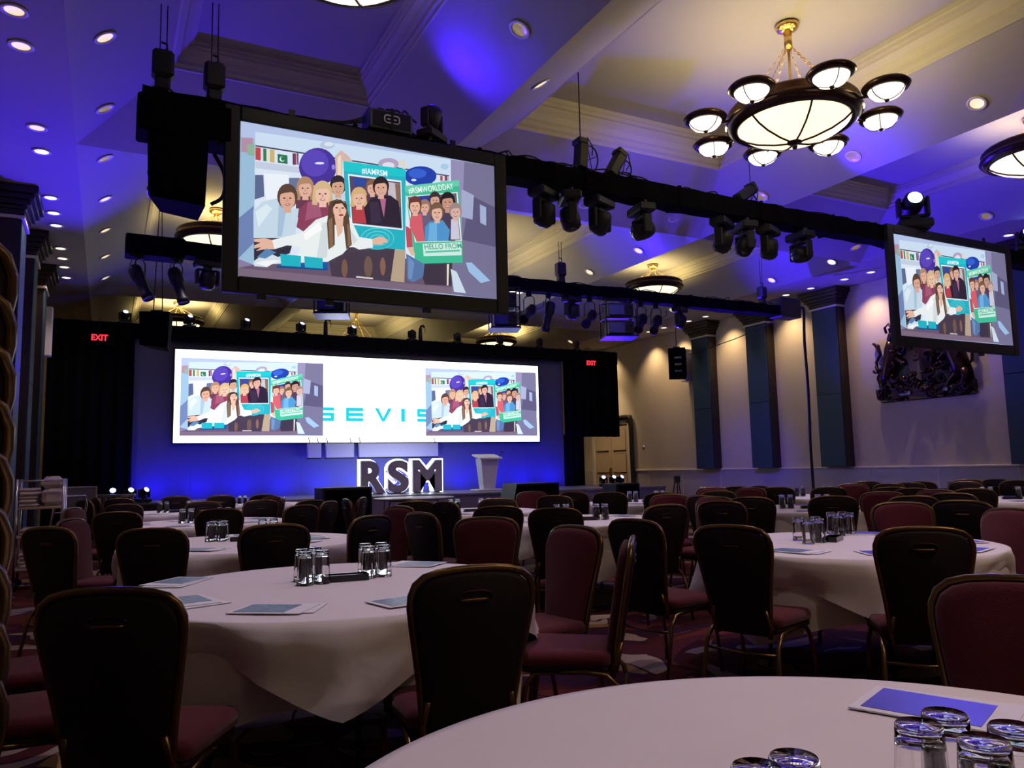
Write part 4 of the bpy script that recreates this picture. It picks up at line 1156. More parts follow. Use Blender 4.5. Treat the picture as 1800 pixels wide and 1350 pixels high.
# power distribution box with logo on the truss
pdx = empty('power_box', (2.70, 8.02, 5.07), 0, 'grey power distribution box on the truss above the left screen', 'power box')
MB().box(-.25, .25, -.12, .14, 0, .22, .012).build('case', M_GREYM, pdx)
MB().box(-.22, .22, -.13, -.118, .02, .20).build('front_plate', M_BLACK, pdx)
MB().box(-.26, -.245, -.12, .14, 0, .22).build('end_plate', M_BLUEG, pdx)
lg = MB()
for s in (-1, 1):
    lg.tube([(s * .015, -.137, .07), (s * .07, -.137, .07), (s * .085, -.137, .09), (s * .085, -.137, .135), (s * .07, -.137, .155), (s * .015, -.137, .155)], .009, 5)
    lg.tube([(s * .02, -.137, .112), (s * .055, -.137, .112)], .009, 5)
lg.build('logo', M_PAPER, pdx)
MB().box(-.015, .02, -.142, -.13, -.02, .24).build('strap', M_BLACK, pdx)
for k in range(4):
    cable('lead', [(-.15 + .1 * k, 0, .22), (-.1 + .1 * k, .02, .29 + .01 * k), (.0 + .09 * k, .03, .27), (.05 + .1 * k, .03, .21)], .012, None, pdx)
for k in range(3):
    cable('lead', [(.25, 0, .10 - .02 * k), (.36, .02, .04 - .01 * k), (.48, .03, .03)], .009, None, pdx)
    cable('lead', [(-.25, 0, .16 - .03 * k), (-.5, .02, .06 - .01 * k), (-.9, .03, .02)], .009, None, pdx)

# projector cages under the rear truss
def cage(x, z0, z1, hw, label, two):
    c = empty('projector_cage', (x, 13.05, z0), -.35, label, 'projector cage', 'projector cages under the rear truss')
    h = z1 - z0; fr = MB(); d = .26
    levels = [0, h / 2, h] if two else [0, h]
    for a in (-hw, hw):
        for b in (-d, d): fr.cyl((a, b, 0), (a, b, h), .014, 6)
    for z in levels:
        for b in (-d, d): fr.cyl((-hw, b, z), (hw, b, z), .014, 6)
        for a in (-hw, hw): fr.cyl((a, -d, z), (a, d, z), .014, 6)
    fr.build('cage_frame', M_BLACK, c)
    MB().box(-hw - .02, hw + .02, -d - .02, d + .02, -.03, -.012).build('bottom_plate', M_BLUEG, c)
    for k in range(2 if two else 1):
        zz = .03 + k * h / 2
        hh = (h / 2 if two else h) * .72
        p = MB().box(-hw * .8, hw * .8, -d * .85, d * .9, zz, zz + hh, .02).build('projector', M_BLACK, c)
        MB().box(-hw * .78, hw * .2, -d * .87, -d * .84, zz + .03, zz + hh - .03).build('vent_panel', M_BLUEG, p)
        MB().lathe([(0, -.02), (.05, -.02), (.06, 0), (.06, .04)], 14, Matrix.Translation((hw * .45, -d * .86, zz + hh * .5)) @ Matrix.Rotation(pi / 2, 4, 'X')).build('projector_lens', M_LENS, p)
    for a in (-hw * .7, hw * .7): MB().cyl((a, 0, h), (a, 0, 4.80 - z0), .012, 6).build('hanging_tube', M_BLACK, c)
cage(3.37, 4.00, 4.34, .27, 'single projector cage hanging below the left screen', False)
cage(6.70, 3.97, 4.72, .27, 'double projector cage just right of the left screen', True)
cage(9.38, 3.97, 4.72, .33, 'double projector cage under the middle of the rear truss', True)

# hanging loudspeakers
def speaker(x, y, z0, z1, hw, d, rz, ztop, label, taper=.8):
    s = empty('loudspeaker', (x, y, z0), rz, label, 'loudspeaker', 'hanging loudspeakers'); h = z1 - z0
    m = MB(); m.add([(-hw * .92, -d, .06), (hw * .92, -d, .0), (hw * .8 * taper, d, .0), (-hw * .8 * taper, d, .06), (-hw, -d, h), (hw, -d, h), (hw * taper, d, h), (-hw * taper, d, h)],
                     [(3, 2, 1, 0), (4, 5, 6, 7), (0, 1, 5, 4), (1, 2, 6, 5), (2, 3, 7, 6), (3, 0, 4, 7)]); m.build('cabinet', M_DRAPE, s)
    MB().box(-hw * .9, hw * .9, -d - .02, -d + .01, .08, h - .04, .01).build('grille', M_DRAPE, s)
    MB().box(-hw * .4, hw * .4, -d * .4, d * .4, h, h + .06, .01).build('rigging_bracket', M_BLACK, s)
    for k in (-1, 1): MB().cyl((k * hw * .3, 0, h + .05), (k * hw * .08, 0, ztop - z0), .010, 6).build('suspension_cable', M_BLACK, s)
    for k in range(3): MB().box(-hw * 1.005, -hw * .97, -d * .5, d * .3, h * (.2 + .22 * k), h * (.26 + .22 * k)).build('side_handle', M_GREYM, s)
    return s
speaker(.555, 8.1, 3.90, 4.62, .275, .24, -.12, 4.75, 'large black loudspeaker hanging from the front truss left of the screen')
speaker(.80, 16.2, 3.72, 4.42, .27, .25, -.3, 6.61, 'black loudspeaker hanging over the left side of the stage')
speaker(15.75, 18.9, 3.98, 4.92, .28, .26, .9, 5.69, 'black loudspeaker hanging near the right wall pilaster')
tag(MB().box(XL, XL + .42, 19.42, 19.62, 3.95, 5.05, .02).build('wall_speaker', M_WHITE), 'white column loudspeaker on the left wall beside the drape', 'loudspeaker')
ws = tag(MB().box(XR - .32, XR, 19.15, 19.4, 3.95, 5.0, .02).build('wall_speaker', M_WHITE), 'white column loudspeaker on the right wall behind the hanging one', 'loudspeaker')
# pole and mount between the loudspeaker and rear truss, cables
cable('hanging_cable', [(14.76, 13.1, 5.0), (14.86, 13.1, 5.02), (14.9, 13.1, 4.9), (14.86, 13.1, 4.2), (14.88, 13.1, 3.0), (14.84, 13.1, 1.6), (14.86, 13.1, .02)], .035, 'thick black cable hanging from the rear truss to the floor')
cable('guy_rope', [(14.3, 13.0, 4.85), (15.2, 15.5, 4.74), (15.75, 18.3, 4.66)], .012, 'thin rope from the rear truss to the hanging loudspeaker')
cable('cable_trunk', [(16.5, 24.9, 3.0), (16.5, 23.4, 3.04), (16.5, 22.62, 3.05), (16.48, 22.45, 2.85), (16.48, 22.42, 1.5), (16.46, 22.36, .3), (16.4, 22.2, .04)], .09, 'thick black cable bundle framing the door')
cable('speaker_lead', [(.88, 8.1, 4.55), (.98, 8.1, 4.35), (.97, 8.1, 4.12), (.86, 8.1, 4.02)], .02, 'curved black lead beside the large hanging loudspeaker')

# ------------------------------------------------------------------ tables with cloths
TABLES = {'T0': (1.02, .74, 'foreground table'), 'T1': (1.0, 3.78, 'front-row left table'), 'T2': (4.35, 3.6, 'front-row middle table'), 'T15': (7.6, 3.75, 'front-row right-edge table'),
          'T3': (1.0, 6.6, 'second-row left table'), 'T4': (4.35, 6.85, 'second-row second table'), 'T5': (7.3, 6.6, 'second-row third table'), 'T14': (10.5, 6.15, 'second-row right-edge table'),
          'T8': (1.03, 9.7, 'third-row left table'), 'T6': (4.2, 9.3, 'third-row second table'), 'T7': (7.2, 9.5, 'third-row third table'), 'T12': (9.95, 8.8, 'third-row fourth table'), 'T13': (12.9, 8.65, 'third-row far right table'),
          'T9': (.97, 12.8, 'fourth-row left table'), 'T10': (2.4, 14.8, 'clothed table nearest the stage')}
TZ = 0.76; TR = .915
def cloth_meshes(seed):
    rnd = random.Random(seed); n = 160
    ph = [rnd.uniform(0, 2 * pi) for _ in range(6)]
    def skirt(half, shift, rot, r0, amp, nf, cap):
        """hanging part of a square cloth (half side length) laid over the round top"""
        vs = []; fs = []; rows = 10
        for r in range(rows + 1):
            t = r / rows
            for k in range(n):
                a = 2 * pi * k / n
                q = (a + rot) % (pi / 2) - pi / 4
                drop = half / cos(pi / 4 - abs(q)) - r0 + shift * cos(a + ph[0])
                drop = max(.05, cap * math.tanh(drop / cap)) + .008 * sin(9 * a + ph[1])
                pk = max(0.0, 1 - abs(q) / (pi / 4))
                fa = nf * a + ph[2] + .9 * sin(2 * a + ph[3]) + .6 * t
                fold = (1 - 2.0 * abs(sin(fa / 2)) ** .7) * .7 + sin((nf + 7) * a + ph[4] - 1.2 * t) * .3
                rad = r0 + .012 * min(1, t * 5) + amp * fold * t ** .7 * (1 - .5 * pk)
                rad += .10 * pk ** 3 * t ** .8 - .025 * (1 - pk) * t          # corner stands out as a cone
                side_crease = sin(7 * q + 5 * t + ph[5]); rad += .012 * side_crease * t
                z = TZ - .010 - drop * t if r else TZ
                if r == 0: rad = r0
                vs.append((rad * cos(a), rad * sin(a), max(z, .02)))
        for r in range(rows):
            for k in range(n):
                p = r * n + k; q2 = r * n + (k + 1) % n
                fs.append((p, p + n, q2 + n, q2))
        return vs, fs, n
    m = MB(); vs, fs, n = skirt(1.07, .05, .2, TR + .005, .036, 9, .34)
    o = len(vs)
    for rr in (.97, .6):     # top disc with faint pressed creases
        vs += [((TR + .005) * rr * cos(2 * pi * k / n), (TR + .005) * rr * sin(2 * pi * k / n), TZ + .002 + .0012 * sin(9 * 2 * pi * k / n + ph[1])) for k in range(n)]
    vs.append((0, 0, TZ + .002))
    fs += [(k, (k + 1) % n, o + (k + 1) % n, o + k) for k in range(n)]
    fs += [(o + k, o + (k + 1) % n, o + n + (k + 1) % n, o + n + k) for k in range(n)]
    fs += [(o + n + k, o + n + (k + 1) % n, o + 2 * n) for k in range(n)]
    m.add(vs, fs, True)
    u = MB(); vs, fs, _ = skirt(1.26, .04, .2 + pi / 4, TR - .034, .026, 8, .52); u.add(vs, fs, True)
    return m.mesh('top_layer', M_CLOTH), u.mesh('under_layer', M_CLOTH2)
CLOTHS = [cloth_meshes(s) for s in (11, 23, 37)]
tb_top = MB().lathe([(0, .72), (TR - .03, .72), (TR - .03, .748), (TR - .05, .753), (0, .753)], 40).mesh('table_top', M_TTOP)
def u_leg(x):
    return MB().tube([(x, -.38, 0), (x * .9, -.34, .60), (x * .9, -.30, .70), (x * .9, .30, .70), (x * .9, .34, .60), (x, .38, 0)], .014, 6)
tb_leg = [u_leg(s).mesh('leg_frame', M_BLACK) for s in (-.42, .42)]
for i, (k, (x, y, nm)) in enumerate(TABLES.items()):
    rz = {'T1': .747, 'T2': .35, 'T0': .2}.get(k, .9 * i)
    t = empty('banquet_table', (x, y, 0), rz, f'round folding banquet table under cloth, {nm}', 'table', 'round banquet tables')
    link('table_top', tb_top, t); link('leg_frame', tb_leg[0], t); link('leg_frame', tb_leg[1], t)
    c = empty('tablecloth', (x, y, 0), rz, f'white double-layered cloth draped over the {nm}', 'tablecloth', 'white tablecloths')
    a, b = CLOTHS[i % 3]
    link('top_layer', a, c); link('under_layer', b, c)

# bare round table standing before the stage
bt = empty('folding_table', (5.6, 15.1, 0), .3, 'bare grey round folding table in front of the stage', 'table')
MB().lathe([(0, .725), (.80, .725), (.82, .735), (.82, .755), (.80, .762), (0, .762)], 40).build('table_top', M_DECK, bt)
for s in (-.42, .42): u_leg(s).build('leg_frame', M_BLACK, bt)
for s in (-1, 1): MB().cyl((s * .38, -.2, .45), (s * .1, -.1, .72), .010, 6).build('brace', M_BLACK, bt)
sh = MB().box(-.34, .14, -.28, .12, .0, .004).mesh('sheet', M_PAPER)
tag(link('paper_sheet', sh, None, (5.35, 14.75, .7635), .4), 'large paper sheet lying on the bare round table', 'paper')

# ------------------------------------------------------------------ things on the tables
gl = MB().lathe([(.0365, .0), (.040, .0), (.0395, .03), (.034, .13), (.032, .156), (.029, .160), (0, .160)], 24)
gl.lathe([(0, .144), (.0285, .146), (.0305, .125), (.0365, .03), (.0365, .0)], 24)
GLASS = gl.mesh('tumbler', M_GLASS)
def side(dx, dy, view):
    """where a point lies on its table as seen by the camera"""
    a = degrees(atan2(dx, dy)) - view; a = (a + 180) % 360 - 180
    return ('far side', 'far right', 'right side', 'near right', 'near side', 'near left', 'left side', 'far left')[int(((a + 360 + 22.5) % 360) // 45)]
def view_at(x, y): return degrees(atan2(x, y))
def tumbler(x, y, lab, z=TZ + .0035):
    o = link('tumbler', GLASS, None, (x, y, z)); tag(o, lab, 'glass', 'upturned tumblers on the tables'); return o
def cluster(cx, cy, key, which, n=4, jit=0):
    v = radians(view_at(*TABLES[key][:2])); rx, ry = cos(v), -sin(v); fx, fy = sin(v), cos(v)
    spots = [(-.045, -.045, 'front left'), (.045, -.043, 'front right'), (-.05, .05, 'back left'), (.045, .052, 'back right')][:n]
    for a, b, w_ in spots:
        tumbler(cx + a * rx + b * fx, cy + a * ry + b * fy, f'upturned clear tumbler, {w_} of the {which} cluster, {TABLES[key][2]}')
TRAY = MB()
TRAY.box(-.11, .11, -.045, .045, 0, .008); TRAY.box(-.11, -.10, -.045, .045, .008, .032); TRAY.box(.10, .11, -.045, .045, .008, .032); TRAY.box(-.10, .10, -.045, -.037, .008, .032); TRAY.box(-.10, .10, .037, .045, .008, .032)
TRAY = TRAY.mesh('pen_tray', M_BLACKG)
def tray(x, y, rz, key): tag(link('pen_tray', TRAY, None, (x, y, TZ + .0035), rz), f'small black pen tray between the glasses on the {TABLES[key][2]}', 'tray', 'black pen trays')
BM = MB().box(-.15, .15, -.105, .105, 0, .003).mesh('cover', M_PAPER)
BP = MB().box(-.13, .08, -.085, .085, .003, .0042).mesh('cover_photo', M_PHOTO)
BPB = MB().box(-.13, .10, -.085, .085, .003, .0042).mesh('cover_photo', M_PHOTOB)
BU = MB().box(-.15, .15, -.105, .105, -.0022, -.0002).mesh('under_sheet', M_PAPER)
seen_lab = {}
def uniq(lab, extra):
    n = seen_lab.get(lab, 0); seen_lab[lab] = n + 1
    return lab if n == 0 else lab + ', ' + extra[min(n - 1, len(extra) - 1)]
def brochure(x, y, key, blue=False, rz=None):
    tx, ty, nm = TABLES[key]
    if rz is None: rz = -atan2(tx - x, ty - y)
    o = empty('brochure', (x, y, TZ + .0068), rz, uniq(f'white brochure with a {"bright blue" if blue else "blue-grey"} photo on the {side(x - tx, y - ty, view_at(tx, ty))} of {nm}', ['second one', 'third one', 'fourth one']), 'brochure', 'brochures on the tables')
    link('cover', BM, o); link('cover_photo', BPB if blue else BP, o)
    u = link('under_sheet', BU, o, (.03, .02, 0)); u.rotation_euler = (0, 0, .12)
# nearest tables: set out as in the picture
for x, y, w_ in ((.87, 3.86, 'front left of the left'), (.955, 3.87, 'front right of the left'), (.965, 4.06, 'back right of the left'), (.885, 4.0, 'back left of the left'), (1.205, 3.92, 'front left of the right'), (1.29, 3.93, 'front right of the right'), (1.235, 4.08, 'back left of the right'), (1.32, 4.07, 'back right of the right')):
    tumbler(x, y, f'upturned clear tumbler, {w_} cluster, front-row left table')
tray(1.08, 3.90, -.12, 'T1')
for p in ((.34, 4.36), (.32, 3.66), (.61, 3.24), (1.13, 3.12), (1.60, 4.30)): brochure(*p, 'T1')
for x, y, w_ in ((4.27, 3.92, 'back left of the left'), (4.15, 3.73, 'front left of the left'), (4.42, 3.90, 'back right of the left'), (4.27, 3.74, 'front right of the left'), (4.86, 4.14, 'back left of the right'), (4.76, 3.99, 'front left of the right'), (4.90, 4.01, 'front right of the right'), (4.97, 4.13, 'back right of the right')):
    tumbler(x, y, f'upturned clear tumbler, {w_} cluster, front-row middle table')
tray(4.42, 3.76, .5, 'T2')
for p, b in (((3.72, 3.46), False), ((4.05, 3.07), True), ((4.98, 3.22), True), ((4.55, 2.9), True), ((5.0, 4.0), True)): brochure(*p, 'T2', b)
for x, y, w_ in ((.77, 6.82, 'left one in front'), (.855, 6.80, 'second one in front'), (.80, 6.90, 'left one behind'), (.885, 6.89, 'second one behind'), (1.21, 6.98, 'right pair, left one'), (1.30, 6.97, 'right pair, right one')):
    tumbler(x, y, f'upturned clear tumbler, {w_}, on the second-row left table')
tray(1.02, 6.72, -.08, 'T3')
for p in ((.62, 6.12), (.42, 6.9), (1.55, 6.55), (1.50, 6.85), (1.36, 6.2), (1.1, 7.3)): brochure(*p, 'T3')
for x, y, w_ in ((1.05, .765, 'leftmost of the right-hand group'), (1.125, .775, 'rearmost of the right-hand group'), (1.065, .680, 'front one of the right-hand group'), (1.15, .69, 'rightmost of the right-hand group'), (.80, .765, 'right one of the two at the lower edge'), (.735, .765, 'left one of the two at the lower edge')):
    tumbler(x, y, f'upturned clear tumbler on the foreground table, {w_}')
brochure(1.60, 1.12, 'T0', True, -1.2)
for key, n in (('T4', 4), ('T5', 4), ('T6', 4), ('T7', 4), ('T8', 4), ('T9', 4), ('T10', 4), ('T12', 4), ('T13', 4), ('T14', 4)):
    x, y, nm = TABLES[key]; v = radians(view_at(x, y)); rx, ry = cos(v), -sin(v)
    cluster(x - .19 * rx, y - .19 * ry, key, 'left', n); cluster(x + .21 * rx, y + .21 * ry, key, 'right', n)
    tray(x, y - .1, -v + .2, key)
    rb = random.Random(key)
    for a in (0.5, 1.6, 2.9, 4.1, 5.3):
        a += rb.uniform(-.25, .25)
        brochure(x + .66 * cos(a), y + .66 * sin(a), key, x > 6)

# ------------------------------------------------------------------ chairs
TILT = radians(10)
def bk(s, t, d):     # back-plane coordinates -> chair space (d: out to the front)
    return (s, -.20 - t * sin(TILT) + d * cos(TILT), .43 + t * cos(TILT) + d * sin(TILT))
HALF = [(.150, -.055), (.160, .0), (.168, .08), (.180, .17), (.196, .27), (.211, .36), (.220, .42), (.219, .46), (.205, .498), (.175, .523), (.13, .536), (.07, .542)]
OUT = [(-a, b) for a, b in HALF] + [(0, .544)] + [(a, b) for a, b in HALF[::-1]]
def inset(k, drop=0.0):
    r = []
    for s, t in OUT:
        q = max(0.0, 1 - k / max(abs(s), .06)) if abs(s) > 1e-6 else 1
        r.append((s * q, t - k * (t / .544) - drop + (k if t < .05 else 0)))
    return r
def slab(layers):
    vs = []; fs = []; n = len(OUT)
    for k, d in layers: vs += [bk(s, t, d) for s, t in inset(k)]
    for r in range(len(layers) - 1):
        for i in range(n):
            a = r * n + i; b = r * n + (i + 1) % n
            fs.append((a, b, b + n, a + n))
    fs.append(tuple(range(n))[::-1]); fs.append(tuple((len(layers) - 1) * n + i for i in range(n)))
    return MB().add(vs, fs, True)
def fixn(me):
    import bmesh
    bm = bmesh.new(); bm.from_mesh(me); bmesh.ops.recalc_face_normals(bm, faces=bm.faces); bm.to_mesh(me); bm.free(); return me
CHP = []
CHP.append(('backrest', fixn(slab([(.014, .0), (.010, .018), (.018, .036), (.040, .046)]).mesh('backrest', M_PAD))))
CHP.append(('back_shell', fixn(slab([(.012, .002), (.010, -.014), (.022, -.024)]).mesh('back_shell', M_SHELL))))
CHP.append(('back_rim', MB().tube([bk(s, t, -.004) for s, t in OUT], .0135, 7).mesh('back_rim', M_GOLD)))
hn = MB(); hc = [(.044 * cos(a) + (.016 if cos(a) > 0 else -.016), .452 + .020 * sin(a)) for a in [2 * pi * k / 20 for k in range(20)]]
hn.tube([bk(s, t, -.026) for s, t in hc], .0045, 5, closed=True)
CHP.append(('handle_rim', hn.mesh('handle_rim', M_BRONZE)))
hl = MB(); hl.tube([bk(s, .441, -.027) for s in (-.05, -.03, 0, .03, .05)], .0065, 6)
CHP.append(('handle_grip', hl.mesh('handle_grip', M_GOLD)))
def seat_ring(z, k):
    P = []
    for x, y, r in ((-.205, -.19, .05), (.205, -.19, .05), (.225, .23, .07), (-.225, .23, .07)): P.append((x, y, r))
    ring = []
    for i, (x, y, r) in enumerate(P):
        sx = -1 if x < 0 else 1; sy = -1 if y < 0 else 1
        c = (x - sx * (r + 0), y - sy * (r + 0)); a0 = (pi, 1.5 * pi, 0, .5 * pi)[i]
        for q in range(5):
            a = a0 + pi / 2 * q / 4
            ring.append((c[0] + (r - k) * cos(a), c[1] + (r - k) * sin(a), z))
    return ring
def seat_mesh(levels, m, nm):
    vs = []; fs = []
    for z, k in levels: vs += seat_ring(z, k)
    n = 20
    for r in range(len(levels) - 1):
        for i in range(n):
            a = r * n + i; b = r * n + (i + 1) % n; fs.append((a, b, b + n, a + n))
    fs.append(tuple(range(n))[::-1]); fs.append(tuple((len(levels) - 1) * n + i for i in range(n)))
    return MB().add(vs, fs, True).mesh(nm, m)
CHP.append(('seat', seat_mesh([(.425, .012), (.435, .0), (.465, .0), (.482, .012), (.488, .04)], M_PAD, 'seat')))
CHP.append(('seat_pan', seat_mesh([(.395, .03), (.400, .01), (.425, .01)], M_SHELL, 'seat_pan')))
for s in (-1, 1):
    CHP.append(('leg', MB().tube([(s * .222, .235, 0), (s * .214, .215, .20), (s * .206, .19, .34), (s * .200, .15, .392), (s * .195, .08, .402), (s * .195, 0, .402)], .0125, 7).mesh('leg', M_GOLD)))
    CHP.append(('leg', MB().tube([(s * .222, -.300, 0), (s * .212, -.255, .20), (s * .205, -.225, .34), (s * .200, -.17, .392), (s * .195, -.08, .402), (s * .195, 0, .402)], .0125, 7).mesh('leg', M_GOLD)))
CHP.append(('stretcher', MB().tube([(-.206, -.235, .30), (0, -.238, .29), (.206, -.235, .30)], .008, 6).mesh('stretcher', M_GOLD)))
CHP.append(('back_post', MB().tube([(-.17, -.175, .40), bk(-.16, .02, -.012), bk(-.15, .10, -.02)], .011, 6).mesh('back_post', M_GOLD)))
CHP.append(('back_post', MB().tube([(.17, -.175, .40), bk(.16, .02, -.012), bk(.15, .10, -.02)], .011, 6).mesh('back_post', M_GOLD)))
def chair(x, y, h, label, group, z=0.0):
    o = empty('banquet_chair', (x, y, z), -radians(h), label, 'chair', group)
    for n, me in CHP: link(n, me, o)
    return o
CHAIRS = [(0.16, 2.92, 28), (1.16, 2.76, 6), (2.08, 3.74, -99), (1.96, 3.19, -52), (3.22, 4.06, 78), (3.28, 3.33, 70), (3.78, 2.72, 43), (4.99, 3.09, -81), (1.99, 1.17, -116), (1.02, 5.61, 4), (0.4, 5.8, 25), (1.64, 5.99, -30), (2.2, 6.95, -112), (2.51, 5.93, 76), (2.19, 4.63, -150), (3.47, 5.81, 36), (4.23, 5.57, 4), (3.23, 6.55, 22), (4.02, 8.19, 17), (5.31, 9.51, -160), (4.96, 8.22, 48), (5.91, 9.23, 58), (5.99, 8.59, 45), (6.16, 7.81, 35), (5.51, 6.84, -140), (3.45, 7.69, 75), (3.06, 8.35, 12), (2.72, 10.07, -60), (2.95, 9.57, 92), (2.09, 9.23, -50), (2.14, 9.93, -20), (1.68, 8.5, -28), (1.78, 10.7, 0), (1.96, 11.89, -120), (1.94, 11.29, -75), (2.23, 13.42, -10), (1.03, 8.52, 3), (0.21, 8.68, 20), (1.12, 11.02, 0), (1.06, 14.17, 5), (1.73, 13.81, 10), (0.31, 11.03, 20), (0.28, 14.0, 15), (-0.14, 6.45, 42), (0.02, 7.25, 118), (-0.05, 10.07, 115), (-0.02, 13.49, 60), (0.15, 14.66, 75), (7.55, 8.42, -140), (6.91, 7.7, 30), (5.95, 6.55, 75), (5.21, 6.02, -105), (5.16, 5.5, 62), (8.28, 8.84, 30), (7.56, 7.88, -110), (8.77, 8.46, 88), (8.36, 8.02, 45), (5.86, 5.92, 52), (6.42, 5.48, 43), (8.6, 7.36, 46), (9.46, 7.61, -135), (11.19, 8.78, 50), (7.09, 5.39, -125), (10.08, 7.61, 40), (8.87, 6.62, 50), (10.66, 7.68, 45), (11.21, 7.76, 65), (8.67, 6.05, 70), (6.77, 4.9, 40), (7.77, 5.39, -100), (5.36, 3.85, -135), (6.33, 3.97, 72), (7.59, 4.88, 70), (8.68, 5.49, 45), (11.32, 7.23, 50), (11.92, 7.48, -130), (12.68, 7.4, 80), (11.99, 6.95, 40)]
lab_seen = {}
rows = []
for (x, y, h) in CHAIRS:
    tk = min(TABLES, key=lambda k: hypot(TABLES[k][0] - x, TABLES[k][1] - y)); tx, ty, nm = TABLES[tk]
    rel = (h - view_at(x, y) + 180) % 360 - 180
    seen = 'back to camera' if abs(rel) < 58 else ('pad facing camera' if abs(rel) > 115 else ('side-on facing right' if rel > 0 else 'side-on facing left'))
    rows.append([x, y, h, f'maroon banquet chair, {seen}, at the {side(x - tx, y - ty, view_at(tx, ty))} of {nm}'])
from collections import Counter
cnt = Counter(r[3] for r in rows)
for lab, c in cnt.items():
    if c > 1:
        same = sorted([r for r in rows if r[3] == lab], key=lambda r: view_at(r[0], r[1]))
        for i, r in enumerate(same):
            r[3] += ', ' + (('left one', 'right one') if c == 2 else ('leftmost', 'middle one', 'rightmost') if c == 3 else [f'{ORD[q]} from left' for q in range(c)])[i]
for x, y, h, lab in rows: chair(x, y, h, lab, 'maroon banquet chairs around the tables')
chair(-.27, 4.15, 90, 'maroon banquet chair at lower left, farther of two seats beside the stack', 'maroon banquet chairs around the tables')
chair(-.22, 3.42, 92, 'maroon banquet chair at lower left, nearer of two seats beside the stack', 'maroon banquet chairs around the tables')
for k in range(9):      # stack of chairs at the left picture edge
    chair(-.452 - .003 * k, 1.99 + .008 * k, -17, f'stacked maroon chair at the left picture edge, {ORD[k]} from the bottom', 'stack of chairs at the left edge', .104 * k)

# ------------------------------------------------------------------ in front of the stage
def monitor(x, y, w_, h, d, wedge, label):
    s = empty('stage_speaker', (x, y, 0), 0, label, 'loudspeaker', 'floor loudspeakers before the stage')
    if wedge:
        m = MB().prism([(-w_ / 2 - .16, 0), (w_ / 2, 0), (w_ / 2, h), (-w_ / 2 + .04, h)], 0, d)
    else:
        m = MB().box(-w_ / 2, w_ / 2, 0, d, .03, h, .015)
        for a in (-w_ / 2 + .1, w_ / 2 - .1):
            for b in (.08, d - .08): MB().cyl((a, b, 0), (a, b, .04), .03, 8).build('foot', M_BLACK, s)
    m.build('cabinet', M_BLACK, s)
    MB().box(-w_ / 2 + .05, w_ / 2 - .05, -.012, .0, .08, h - .05, .004).build('grille', M_DRAPE, s)
    MB().box(-.1, .1, -.018, -.01, h * .5 - .02, h * .5 + .02, .004).build('handle', M_BLACKG, s)
monitor(4.35, 15.55, 1.02, 1.0, .7, False, 'big black bass loudspeaker on the floor left of letters')
monitor(8.72, 15.5, 1.14, .96, .7, True, 'black slanted loudspeaker on the floor before the lectern')
monitor(11.24, 15.5, .70, .885, .6, False, 'black loudspeaker on the floor before the lit moving heads')
# microphone-stand like power post by the right wall
pw = empty('floor_power_post', (13.9, 16.9, 0), .4, 'black power box on a post with trailing cable before the right wall', 'power box')
MB().cyl((0, 0, 0), (0, 0, .86), .018, 8).build('post', M_BLACK, pw)
MB().lathe([(0, 0), (.16, 0), (.15, .02), (0, .025)], 16).build('foot', M_BLACK, pw)
MB().box(-.10, .10, -.05, .05, .82, 1.0, .01).build('socket_box', M_BLACK, pw)
cable('lead', [(.08, 0, .9), (.14, 0, .6), (.22, 0, .2), (.4, 0, .02)], .014, None, pw)
cable('lead', [(-.08, 0, .88), (-.2, 0, .7), (-.3, 0, .3), (-.4, 0, .02)], .02, None, pw)
for (y, z, lab) in ((19.0, .55, 'small wall socket plate on the dado near the door'), (14.6, 2.35, 'round white wall plate between pilasters beside the cable'), (21.9, 1.95, 'round white wall plate right of the door')):
    o = MB(); o.lathe([(0, 0), (.07, 0), (.065, .012), (0, .016)], 16, Matrix.Translation((XR - (.03 if z < 1 else 0), y, z)) @ Matrix.Rotation(-pi / 2, 4, 'Y'))
    tag(o.build('wall_plate', M_TRIM), lab, 'wall plate')

# ------------------------------------------------------------------ left side clutter
cart = empty('linen_cart', (-.685, 11.2, 0), 0.0, 'steel linen cart with white cloths on three shelves at left', 'cart')
pm = MB()
for a in (-.24, .24):
    for b in (-.25, .25): MB().cyl((a, b, .10), (a, b, 1.30), .016, 8).build('post', M_CHROME, cart); MB().lathe([(0, 0), (.04, .01), (.05, .05), (.04, .09), (0, .1)], 10, Matrix.Translation((a, b, 0))).build('caster', M_BLACK, cart)
for z in (.22, .60, .94): MB().box(-.24, .24, -.25, .25, z, z + .03, .006).build('shelf', M_DOOR, cart)
for b in (-.25, .25): MB().cyl((-.24, b, 1.28), (.24, b, 1.28), .012, 6).build('top_rail', M_CHROME, cart)
def folded(x, y, z, w_, d, n, label, seed):
    r = random.Random(seed); s = empty('linen_stack', (x, y, z), r.uniform(-.1, .1), label, 'linen', 'folded linen on the cart')
    for k in range(n):
        dx, dy = r.uniform(-.012, .012), r.uniform(-.012, .012)
        MB().box(-w_ / 2 + dx, w_ / 2 + dx, -d / 2 + dy, d / 2 + dy, .045 * k, .045 * k + .043, .018).build('folded_cloth', M_LINEN, s)
folded(-.80, 11.15, .97, .19, .38, 5, 'pile of folded white cloths, left on the upper cart shelf', 1)
folded(-.685, 11.15, .63, .42, .4, 2, 'flat folded white cloths on the middle cart shelf', 5)
folded(-.80, 11.2, .25, .20, .4, 4, 'folded white cloths, left on the lowest cart shelf', 2)
folded(-.575, 11.2, .25, .20, .4, 3, 'folded white cloths, right on the lowest cart shelf', 3)
bg = MB()
bg.box(-.12, .12, -.18, .18, 0, .22, .05); bg.box(-.13, .12, -.17, .17, .20, .36, .06)
